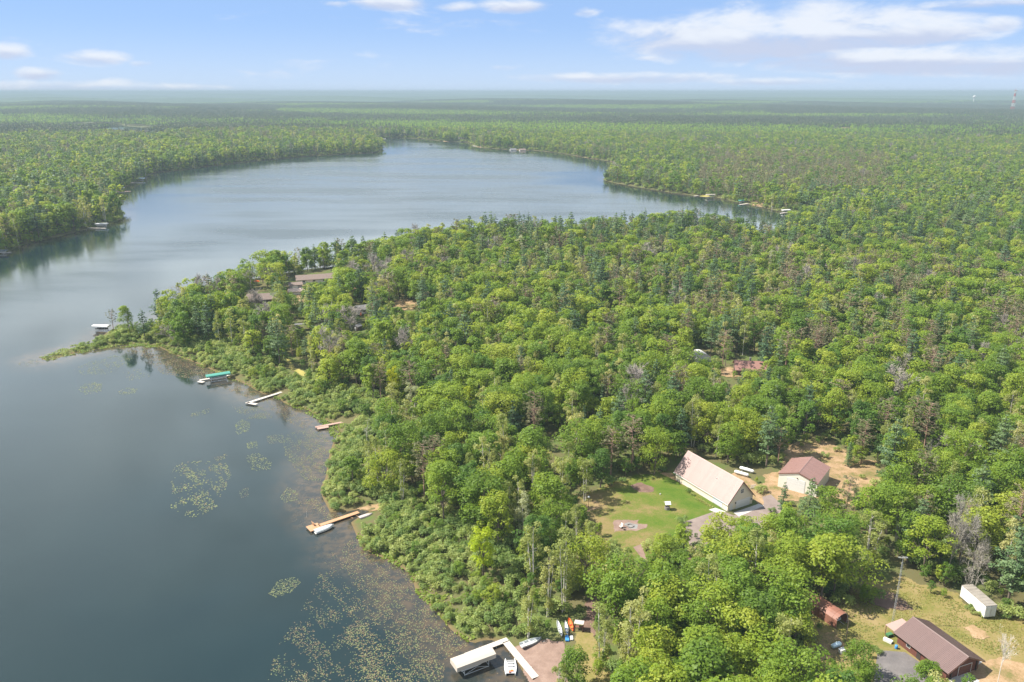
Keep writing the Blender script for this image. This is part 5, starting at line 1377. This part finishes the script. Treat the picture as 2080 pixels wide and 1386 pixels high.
SIDE = ('far left', 'left', 'middle', 'right', 'far right'); DEPTH = ('back', 'centre', 'front')
hues = {}
def adjective(kind, hu, hh):
    tone = {'bare_tree': ('', '', '')}.get(kind, ('dark ', 'green ', 'yellowish '))[0 if hu < .36 else (1 if hu < .66 else 2)]
    return ('tall ' if hh > 1.0 else ('short ' if hh < .82 else '')) + tone
for rank, i in enumerate(picked):
    k = KN[kd[i]]; lod = 'hi' if (rank < 420) else 'mid'
    v = int(rng.integers(KINDS[k][1])); s_ = h[i] / KINDS[k][4]; hu = float(rng.random())
    if i in near_label: lb, grp = near_label[i], None
    else:
        ar = area_of[i]; t_ = thirds[ar]; sd_i = sum(px[i] > q for q in t_[:4]); dp_i = sum(py[i] > q for q in t_[4:])
        ad = adjective(k, hu, s_)
        where = ', %s %s of trees %s' % (SIDE[sd_i], DEPTH[dp_i], ar)
        lb, grp = ad + SHORTD[k] + where, (ad + SHORTD[k] + 's' + where)
    put(k, lod, v, x[i], y[i], z[i], s_, rng.random() * 6.28, lb, grp, parts=rank < 900, sw=float(rng.uniform(.95, 1.22)), hue=hu)
for n_, s in enumerate(SPECIAL):
    d_ = math.hypot(s['x'], s['y'])
    put(s['kind'], 'hi' if d_ < 420 else 'mid', n_ % KINDS[s['kind']][1], s['x'], s['y'], gz(s['x'], s['y']), s['h'] / KINDS[s['kind']][4], n_ * 1.3 if 'leaning' not in s['label'] else R(75), s['label'],
        mat=s['mat'], sw=s['sw'], tilt=R(-11) if 'leaning' in s['label'] else 0)

# ------------------------------------------------------------------ the rest of the woods: instanced
def instancer(name, meshes, px_, py_, pz_, rot, scl, idx_, label=None, sw=None):
    col = bpy.data.collections.new(name + '_kinds')
    for j, me in enumerate(meshes):
        o = bpy.data.objects.new('%s_kind_%03d' % (name, j), me); col.objects.link(o)
    pm_ = bpy.data.meshes.new(name); n = len(px_)
    pm_.vertices.add(n); pm_.vertices.foreach_set('co', np.stack([px_, py_, pz_], -1).astype(np.float32).ravel())
    for nm, arr, ty in (('turn', rot, 'FLOAT'), ('grow', scl, 'FLOAT'), ('wide', scl if sw is None else sw * scl, 'FLOAT'), ('pick', idx_, 'INT')):
        a = pm_.attributes.new(nm, ty, 'POINT'); a.data.foreach_set('value', arr.astype(np.int32 if ty == 'INT' else np.float32))
    ng = bpy.data.node_groups.new(name, 'GeometryNodeTree')
    ng.interface.new_socket('Geometry', in_out='INPUT', socket_type='NodeSocketGeometry'); ng.interface.new_socket('Geometry', in_out='OUTPUT', socket_type='NodeSocketGeometry')
    N = ng.nodes.new; L = ng.links.new
    gi, go = N('NodeGroupInput'), N('NodeGroupOutput'); ip = N('GeometryNodeInstanceOnPoints'); ci = N('GeometryNodeCollectionInfo')
    ci.inputs['Collection'].default_value = col; ci.inputs['Separate Children'].default_value = True; ci.inputs['Reset Children'].default_value = True
    def na(nm, ty):
        q = N('GeometryNodeInputNamedAttribute'); q.data_type = ty; q.inputs['Name'].default_value = nm; return q.outputs['Attribute']
    cx_ = N('ShaderNodeCombineXYZ'); L(na('turn', 'FLOAT'), cx_.inputs[2])
    cs = N('ShaderNodeCombineXYZ'); wv_2 = na('wide', 'FLOAT'); L(wv_2, cs.inputs[0]); L(wv_2, cs.inputs[1]); L(na('grow', 'FLOAT'), cs.inputs[2])
    L(gi.outputs[0], ip.inputs['Points']); L(ci.outputs[0], ip.inputs['Instance']); ip.inputs['Pick Instance'].default_value = True
    L(na('pick', 'INT'), ip.inputs['Instance Index']); L(cx_.outputs[0], ip.inputs['Rotation']); L(cs.outputs[0], ip.inputs['Scale'])
    L(ip.outputs[0], go.inputs[0])
    o = link(name, pm_); md = o.modifiers.new('instances', 'NODES'); md.node_group = ng
    o['kind'] = 'stuff'
    if label: o['label'] = label
    return o
rest = np.where(~usedidx)[0]
meshes = []; base_ = {}
for lod in ('mid', 'low'):
    for kn in KN:
        base_[(lod, kn)] = len(meshes)
        for v in range(KINDS[kn][1]): meshes.append(get(kn, lod, v)[2])
ii = np.empty(len(rest), int)
for q, i in enumerate(rest):
    kn = KN[kd[i]]; lod = 'mid' if dep[i] < 700 else 'low'
    ii[q] = base_[(lod, kn)] + int(rng.integers(KINDS[kn][1]))
H0 = np.array([KINDS[k][4] for k in KN])
instancer('woodland', meshes, x[rest], y[rest], z[rest], rng.random(len(rest)) * 6.28, h[rest] / H0[kd[rest]], ii, 'mixed woodland of countless trees beyond the nearest ones', rng.uniform(.92, 1.22, len(rest)))

# far forest: patches of many small crowns
def patch(seed, frac, S=62.0, n=74):
    r = np.random.default_rng(seed); Vs, Fs, Ts, Ms = [], [], [], []; off = 0
    for i in range(n):
        cx_, cy_ = r.uniform(-S / 2, S / 2, 2); conif = r.random() < frac; hh = r.uniform(11, 17) * (1.12 if conif else 1); rw = r.uniform(3.4, 5.0) * (.62 if conif else 1.0); nl = 30
        d = unit(r, nl); d[:, 2] = abs(d[:, 2]); t_ = r.random(nl)
        if conif: P_ = np.stack([d[:, 0] * rw * (1 - t_ * .85), d[:, 1] * rw * (1 - t_ * .85), hh * (.3 + .7 * t_)], 1)
        else: P_ = d * np.array([rw, rw, hh * .45]) * r.uniform(.7, 1, (nl, 1)) + np.array([0, 0, hh * .5])
        V, F, T = leafset(P_ + np.array([cx_, cy_, 0]), d + unit(r, nl) * .5 + np.array([0, 0, .3]), 2.5, np.clip(np.full(nl, r.random()) + r.normal(0, .1, nl), 0, 1), r)
        Vs.append(V); Fs.append(F + off); Ts.append(T); Ms += [1 if conif else 0] * nl; off += len(V)
    return newmesh('far_patch', np.concatenate(Vs), np.concatenate(Fs), [MATS['far_foliage'], MATS['far_pine_foliage']], fmat=Ms, tint=np.concatenate(Ts))
PM = [patch(900 + i, f) for i, f in enumerate((.05, .12, .3, .55, .85, .95))]
fx, fy = scatter(2110, 8200, 54, R(36)); s_ = sdf(fx, fy); k = s_ > 22; fx, fy = fx[k], fy[k]
fz = ground(fx, fy); fpx, fpy, fd = proj(fx, fy, fz + 8)
k = (fpx > -60) & (fpx < 2140)
for hq in (0, 14):
    for dq in (-26, 0, 26):
        ox_, oy_, _ = proj(fx + dq, fy, fz + hq)
        for p in OPEN: k &= ~inside(p, ox_, oy_)
fx, fy, fz, fpx, fpy, fd = fx[k], fy[k], fz[k], fpx[k], fpy[k], fd[k]
v = .5 + .5 * (np.sin(fy * .0042 + 1.7 * np.sin(fx * .0011 + .6)) * .6 + .4 * np.sin(fx * .0031 + fy * .0017)) + rng.normal(0, .10, len(fx))
dark = ((fpx > 1560) & (fpy > 214) & (fpy < 233)) | ((fpx > 380) & (fpx < 560) & (fpy > 214) & (fpy < 226)) | ((fpx > 1000) & (fpx < 1400) & (fpy > 205) & (fpy < 214))
v = np.where(dark, .9 + rng.normal(0, .05, len(v)), v * 1.04)
pi_ = np.clip((v * 6).astype(int), 0, 5)
instancer('far_forest', PM, fx, fy, fz, rng.integers(0, 4, len(fx)) * 1.5708 + rng.normal(0, .1, len(fx)), rng.uniform(.9, 1.15, len(fx)), pi_, 'hazy far forest stretching to the horizon', np.full(len(fx), 1.0))

# ------------------------------------------------------------------ shore shrubs
sx_, sy_ = scatter(110, 420, 2.7); s_ = sdf(sx_, sy_); k = (s_ > .5) & (s_ < 26); sx_, sy_, s_ = sx_[k], sy_[k], s_[k]
sz_ = ground_s(sx_, sy_, s_); spx, spy, sd_ = proj(sx_, sy_, sz_)
bay = (spx > 85) & (spx < 1080) & (spy > 672) & (spy < 1345) & (sy_ < 375)
belt = np.where(spy > 1040, 24.0, np.where(spy > 900, 12.0, np.where(spx > 330, 20.0, 14.0)))
k = bay & (s_ < belt); sx_, sy_, s_, sz_, spx, spy, sd_ = (q[k] for q in (sx_, sy_, s_, sz_, spx, spy, sd_))
sh = rng.uniform(1.5, 3.6, len(sx_)) * np.where(s_ < 3, .72, 1.0) * (.75 + .5 * (zone_noise(sx_ * 30, sy_ * 30) * .5 + .5))
sh = np.where(spx < 160, sh * .45, np.where(spx < 235, sh * .8, sh))
k = ~blocked(sx_, sy_, sh, sh * .5); sx_, sy_, s_, sz_, spx, spy, sd_, sh = (q[k] for q in (sx_, sy_, s_, sz_, spx, spy, sd_, sh))
o_ = np.argsort(-sh / sd_); nsh = min(300, len(o_))
SHA = [('above the beige boat lift', lambda a, b: b > 1200), ('below the lime maple', lambda a, b: b > 1090), ('near the cedar dock', lambda a, b: b > 960),
       ('near the pink dock', lambda a, b: b > 830), ('near the green lift', lambda a, b: b > 755), ('of the reedy point', lambda a, b: b > 0)]
SHA_OF = {t: [nm for nm, f in SHA if f(spx[t], spy[t])][0] for t in o_[:nsh]}
for q in o_[:nsh]:
    ar = [nm for nm, f in SHA if f(spx[q], spy[q])][0]
    hu = float(rng.random()); ad = ('tall ' if sh[q] > 2.9 else ('low ' if sh[q] < 2.1 else 'rounded ')) + ('dark green' if hu < .36 else ('mid green' if hu < .66 else 'yellowish green'))
    qs = np.quantile(spx[[t for t in o_[:nsh] if SHA_OF[t] == ar]], [.2, .4, .6, .8]); sd_i = sum(spx[q] > t for t in qs)
    pos_ = ' at the ' + ('far left', 'left', 'middle', 'right', 'far right')[sd_i] + ' '
    if s_[q] < 3: pos_ = ' by the water' + pos_
    put('shrub', 'hi', int(rng.integers(6)), sx_[q], sy_[q], sz_[q], sh[q] / 2.6, rng.random() * 6.28, ad + ' shrub' + pos_ + ar, ad + ' shrubs' + pos_ + ar, parts=True, sw=float(rng.uniform(.9, 1.3)), hue=hu)
rs = o_[nsh:]
# small shrubs and saplings of the under-storey too
ux, uy = scatter(100, 480, 3.5); us = sdf(ux, uy); k = us > 4; ux, uy = ux[k], uy[k]; uz = ground(ux, uy); uh = rng.uniform(1.2, 4.2, len(ux))
upx, upy, ud = proj(ux, uy, uz); k = (upx > -60) & (upx < 2140) & (upy < 1480) & ~blocked(ux, uy, uh, uh * .6) & (rng.random(len(ux)) < .7)
ux, uy, uz, uh = ux[k], uy[k], uz[k], uh[k]
qx_, qy_ = scatter(430, 2200, 5.2, R(37)); qs_ = sdf(qx_, qy_); k = (qs_ > .2) & (qs_ < 15); qx_, qy_, qs_ = qx_[k], qy_[k], qs_[k]
qz_ = ground_s(qx_, qy_, qs_); qh_ = rng.uniform(2.6, 5.6, len(qx_)); k = ~blocked(qx_, qy_, qh_, qh_ * .5); ux, uy, uz, uh = (np.concatenate([a_, b_[k]]) for a_, b_ in ((ux, qx_), (uy, qy_), (uz, qz_), (uh, qh_)))
SM = [get('shrub', 'hi', v)[2] for v in range(6)] + [get('broadleaf_tree', 'mid', v)[2] for v in range(4)] + [get('maple_tree', 'mid', v)[2] for v in range(4)]
allx = np.concatenate([sx_[rs], ux]); n = len(allx); upick = rng.integers(0, 6, n); sap = (np.arange(n) >= len(rs)) & (rng.random(n) < .55); upick = np.where(sap, rng.integers(6, 14, n), upick)
instancer('undergrowth', SM, allx, np.concatenate([sy_[rs], uy]), np.concatenate([sz_[rs], uz]), rng.random(n) * 6.28, np.where(upick < 6, np.concatenate([sh[rs], uh]) / 2.6, np.concatenate([sh[rs], uh * 1.55]) / 16.0), upick, 'dense green undergrowth beneath the trees', rng.uniform(.9, 1.3, n))
# garden plants by the barn wall and trailer
for (a, b), hh, lb in (((1398, 1000), 1.5, 'dark green garden bush against the long barn wall'), ((1407, 1006), 1.1, 'smaller garden bush right of the dark one by the barn wall'), ((1385, 1064), 2.6, 'dark green bush at the corner of the barn driveway'),
                      ((1505, 985), .1, ''), ((1545, 1001), 3.0, 'bright green bush between barn and tan shed'), ((1975, 1246), 1.4, 'green bush in front of the white box trailer'), ((1990, 1254), 1.3, 'green bush at the rear corner of the box trailer'),
                      ((1966, 1236), 1.5, 'green bush beside the far end of the box trailer'), ((2042, 1256), 1.6, 'green bush right of the box trailer'), ((1675, 930), 2.2, 'small green bush just behind the maroon roof'), ((1722, 985), 1.8, 'lone bush on the sand right of the tan shed'), ((1752, 972), 1.5, 'small bush on the sand nearest the right wood edge'), ((1630, 908), 1.7, 'leftmost bush on the sand above the maroon roof'), ((1738, 1005), 2.1, 'bush at the lower edge of the sandy clearing'), ((1700, 918), 1.9, 'bush on the sand beside the small pointed spruce')):
    if not lb: continue
    x0_, y0_, z0_ = at(a, b); put('shrub', 'hi', int(a) % 6, x0_, y0_, z0_, hh / 2.6, a * .1, lb)
# low flower edging along the barn
m = []; r = np.random.default_rng(5); n = 420; t_ = r.random(n)
ax_, ay_, _ = at(1415, 1012); bx_, by_, _ = at(1448, 1032)
P_ = np.stack([ax_ + (bx_ - ax_) * t_ + r.normal(0, .25, n) - .3, ay_ + (by_ - ay_) * t_ + r.normal(0, .25, n), 2.66 + r.random(n) * .45], 1)
V, F, T = leafset(P_, unit(r, n) + np.array([0, 0, .6]), .28, r.random(n), r); e_ = link('garden_edging', newmesh('garden_edging', V, F, [MATS['birch_foliage']], tint=T)); e_['kind'] = 'stuff'; e_['label'] = 'low pale flower edging along the barn wall'

# ------------------------------------------------------------------ grass tufts on lawn and yard, marsh grass at the water's edge
def tufts(name, polys, n, size_, mat, label, world=None):
    r = np.random.default_rng(len(name)); PX, PY = [], []
    for poly in polys:
        Q = np.array([at(*p)[:2] for p in poly]); a0_, a1_ = Q.min(0), Q.max(0); q = r.uniform(a0_, a1_, (n * 2, 2)); q = q[inside(Q, q[:, 0], q[:, 1])][:n]; PX.append(q[:, 0]); PY.append(q[:, 1])
    X_, Y_ = np.concatenate(PX), np.concatenate(PY); Z_ = np.maximum(ground(X_, Y_), 0)
    k_ = np.sin(X_ * .6 + 2 * np.sin(Y_ * .4)) + np.sin(Y_ * .9 + X_ * .2) + r.normal(0, .7, len(X_)) > -.2
    for cx_, cy_, a, hwid, ln in FOOT:
        ca, sa_ = math.cos(R(a)), math.sin(R(a)); lx = (X_ - cx_) * ca + (Y_ - cy_) * sa_; ly = -(X_ - cx_) * sa_ + (Y_ - cy_) * ca
        k_ &= ~((abs(lx) < hwid - 1.5) & (ly > 0) & (ly < ln))
    X_, Y_, Z_ = X_[k_], Y_[k_], Z_[k_]; m_ = len(X_)
    V, F, T = leafset(np.stack([X_, Y_, Z_ + size_ * .32], 1), unit(r, m_) * .5 + np.array([0, -.1, .9]), size_, np.clip(.5 + .3 * np.sin(X_ * .3) + r.normal(0, .2, m_), 0, 1), r)
    o = link(name, newmesh(name, V, F, [MATS[mat]], tint=T)); o['kind'] = 'stuff'; o['label'] = label
tufts('grass', [[(1640, 1260), (1690, 1240), (1740, 1192), (1830, 1176), (1960, 1228), (2100, 1265), (2120, 1330), (2000, 1335), (1890, 1262), (1800, 1290), (1740, 1330), (1660, 1330)]], 7500, .36, 'grass_blades', 'rough tufts of grass over the dry yard')
tufts('marsh_grass', [[(720, 1085), (752, 1076), (830, 1120), (880, 1160), (910, 1200), (950, 1250), (985, 1296), (958, 1300), (952, 1308), (916, 1283), (884, 1243), (844, 1206), (832, 1166), (788, 1142), (732, 1114)],
  [(560, 800), (600, 818), (660, 842), (700, 858), (694, 880), (676, 900), (668, 880), (640, 852), (600, 832), (556, 812)], [(80, 728), (150, 705), (230, 690), (330, 700), (330, 706), (226, 705), (150, 720), (96, 734)],
  [(330, 700), (400, 730), (480, 768), (560, 800), (556, 806), (470, 774), (390, 740), (326, 710)]], 5200, .62, 'marsh_blades', 'bright marsh grass and sedge along the weedy shore')

# ------------------------------------------------------------------ lily pads
def pads():
    r = np.random.default_rng(3); P_, S_, T_ = [], [], []
    def patch_(poly, n, s0, s1, brown, clump=.0, ring=False):
        poly = np.array(poly, float); a0_, a1_ = poly.min(0), poly.max(0); q = r.uniform(a0_, a1_, (n * 6, 2)); q = q[inside(poly, q[:, 0], q[:, 1])]
        X_, Y_ = ray(q[:, 0], q[:, 1], 0.0)
        if clump:
            f = np.sin(X_ * .55 + 2.1 * np.sin(Y_ * .31)) + np.sin(Y_ * .62 + 1.7 * np.sin(X_ * .43)) + .8 * np.sin(X_ * 1.5 + Y_ * 1.1); k_ = f + r.normal(0, 1.0, len(f)) > clump; X_, Y_ = X_[k_], Y_[k_]
        X_, Y_ = X_[:n], Y_[:n]; k_ = sdf(X_, Y_) < -.2; X_, Y_ = X_[k_], Y_[k_]
        P_.append(np.stack([X_, Y_], 1)); S_.append(r.uniform(s0, s1, len(X_))); T_.append(r.random(len(X_)) < brown)
    patch_([(722, 1085), (745, 1118), (795, 1145), (840, 1170), (850, 1208), (890, 1246), (925, 1288), (950, 1312), (905, 1340), (900, 1400), (760, 1400), (700, 1300), (720, 1200), (690, 1120)], 4400, .24, .52, .46, -.6)
    patch_([(700, 1100), (730, 1250), (800, 1400), (540, 1400), (560, 1320), (600, 1260), (640, 1190), (660, 1130)], 2000, .24, .50, .55, .35)
    patch_([(545, 1206), (565, 1180), (600, 1172), (612, 1182), (590, 1205), (560, 1214)], 300, .3, .5, .05)
    patch_([(345, 965), (360, 940), (410, 936), (460, 942), (470, 965), (455, 1000), (440, 1030), (400, 1052), (375, 1048), (345, 1030), (350, 1000)], 900, .40, .82, .15, .25)
    patch_([(478, 860), (492, 852), (508, 858), (506, 876), (480, 884)], 170, .4, .7, 0); patch_([(500, 900), (520, 896), (524, 910), (504, 914)], 70, .4, .7, 0)
    patch_([(498, 926), (525, 920), (552, 938), (548, 955), (512, 958)], 200, .4, .65, .05); patch_([(435, 930), (460, 922), (462, 930), (438, 940)], 50, .35, .6, .4)
    patch_([(568, 1010), (585, 990), (608, 1000), (606, 1016), (575, 1022)], 150, .35, .6, .1); patch_([(485, 998), (505, 990), (506, 1010), (490, 1014)], 40, .3, .5, .6)
    patch_([(585, 880), (640, 868), (668, 890), (672, 960), (660, 980), (620, 975), (580, 930), (575, 900)], 1500, .28, .55, .25, -.5)
    patch_([(600, 1020), (650, 1010), (664, 1042), (700, 1050), (690, 1064), (640, 1050)], 330, .3, .55, .6, -.2)
    patch_([(540, 885), (575, 882), (578, 900), (545, 902)], 150, .3, .55, .3); patch_([(470, 826), (530, 826), (560, 850), (500, 852)], 330, .3, .6, .25, -.2)
    patch_([(540, 815), (585, 826), (640, 850), (620, 872), (560, 850)], 500, .3, .6, .7, -.5)
    patch_([(150, 752), (165, 740), (235, 722), (270, 726), (262, 738), (220, 760), (165, 762)], 330, .45, .85, .05, -.1); patch_([(155, 790), (175, 778), (208, 776), (206, 796), (170, 802)], 200, .45, .85, .05)
    patch_([(240, 795), (262, 787), (280, 790), (274, 800), (245, 803)], 90, .45, .8, .05); patch_([(250, 755), (290, 748), (305, 765), (260, 775)], 90, .4, .8, .3)
    patch_([(230, 706), (290, 703), (345, 722), (420, 752), (450, 766), (400, 772), (330, 760), (285, 722)], 1700, .35, .75, .72, -.9)
    patch_([(35, 738), (60, 728), (90, 736), (70, 742), (40, 742)], 60, .4, .8, .1); patch_([(385, 842), (425, 830), (426, 838), (390, 848)], 60, .4, .7, .1)
    patch_([(440, 775), (510, 792), (555, 812), (545, 822), (480, 800), (440, 785)], 420, .35, .7, .7, -.4)
    patch_([(1000, 1335), (1040, 1345), (1060, 1400), (990, 1400)], 22, .25, .45, .5)
    P_ = np.concatenate(P_); S_ = np.concatenate(S_) * .62; T_ = np.concatenate(T_); n = len(P_)
    a = np.linspace(.35, 6.28 - .35, 6)[None] + r.random((n, 1)) * 6.28; jr = r.uniform(.8, 1.1, (n, 6))
    tl = r.normal(0, .05, (n, 2))
    ox, oy = np.cos(a) * S_[:, None] * .5 * jr, np.sin(a) * S_[:, None] * .5 * jr
    V = np.stack([P_[:, :1] + ox, P_[:, 1:] + oy, .02 + r.random((n, 1)) * .02 + np.maximum(0, ox * tl[:, :1] + oy * tl[:, 1:])], -1).reshape(-1, 3)
    F = np.arange(n * 6).reshape(n, 6)
    o = link('lily_pads', newmesh('lily_pads', V, F, [MATS['pad_green'], MATS['pad_brown']], fmat=T_.astype(int), tint=np.repeat(r.random(n), 6))); o['kind'] = 'stuff'
    o['label'] = 'countless green and brown lily pads floating over the weedy bay'
pads()
# =================================================================== HAZE
hm = bpy.data.materials.new('haze_air'); hm.use_nodes = True; t = NT(hm.node_tree); hm.node_tree.nodes.clear()
pv = t.n('ShaderNodeVolumePrincipled'); pv.inputs['Color'].default_value = (.30, .385, .44, 1); pv.inputs['Density'].default_value = 1.4e-4
pv.inputs['Anisotropy'].default_value = 0.0
oo = t.n('ShaderNodeOutputMaterial'); t.l(pv.outputs[0], oo.inputs['Volume'])
m = MB(); m.box((0, 16000, 61), (70000, 33000, 127)); hz = m.build('haze', hm); hz['kind'] = 'stuff'
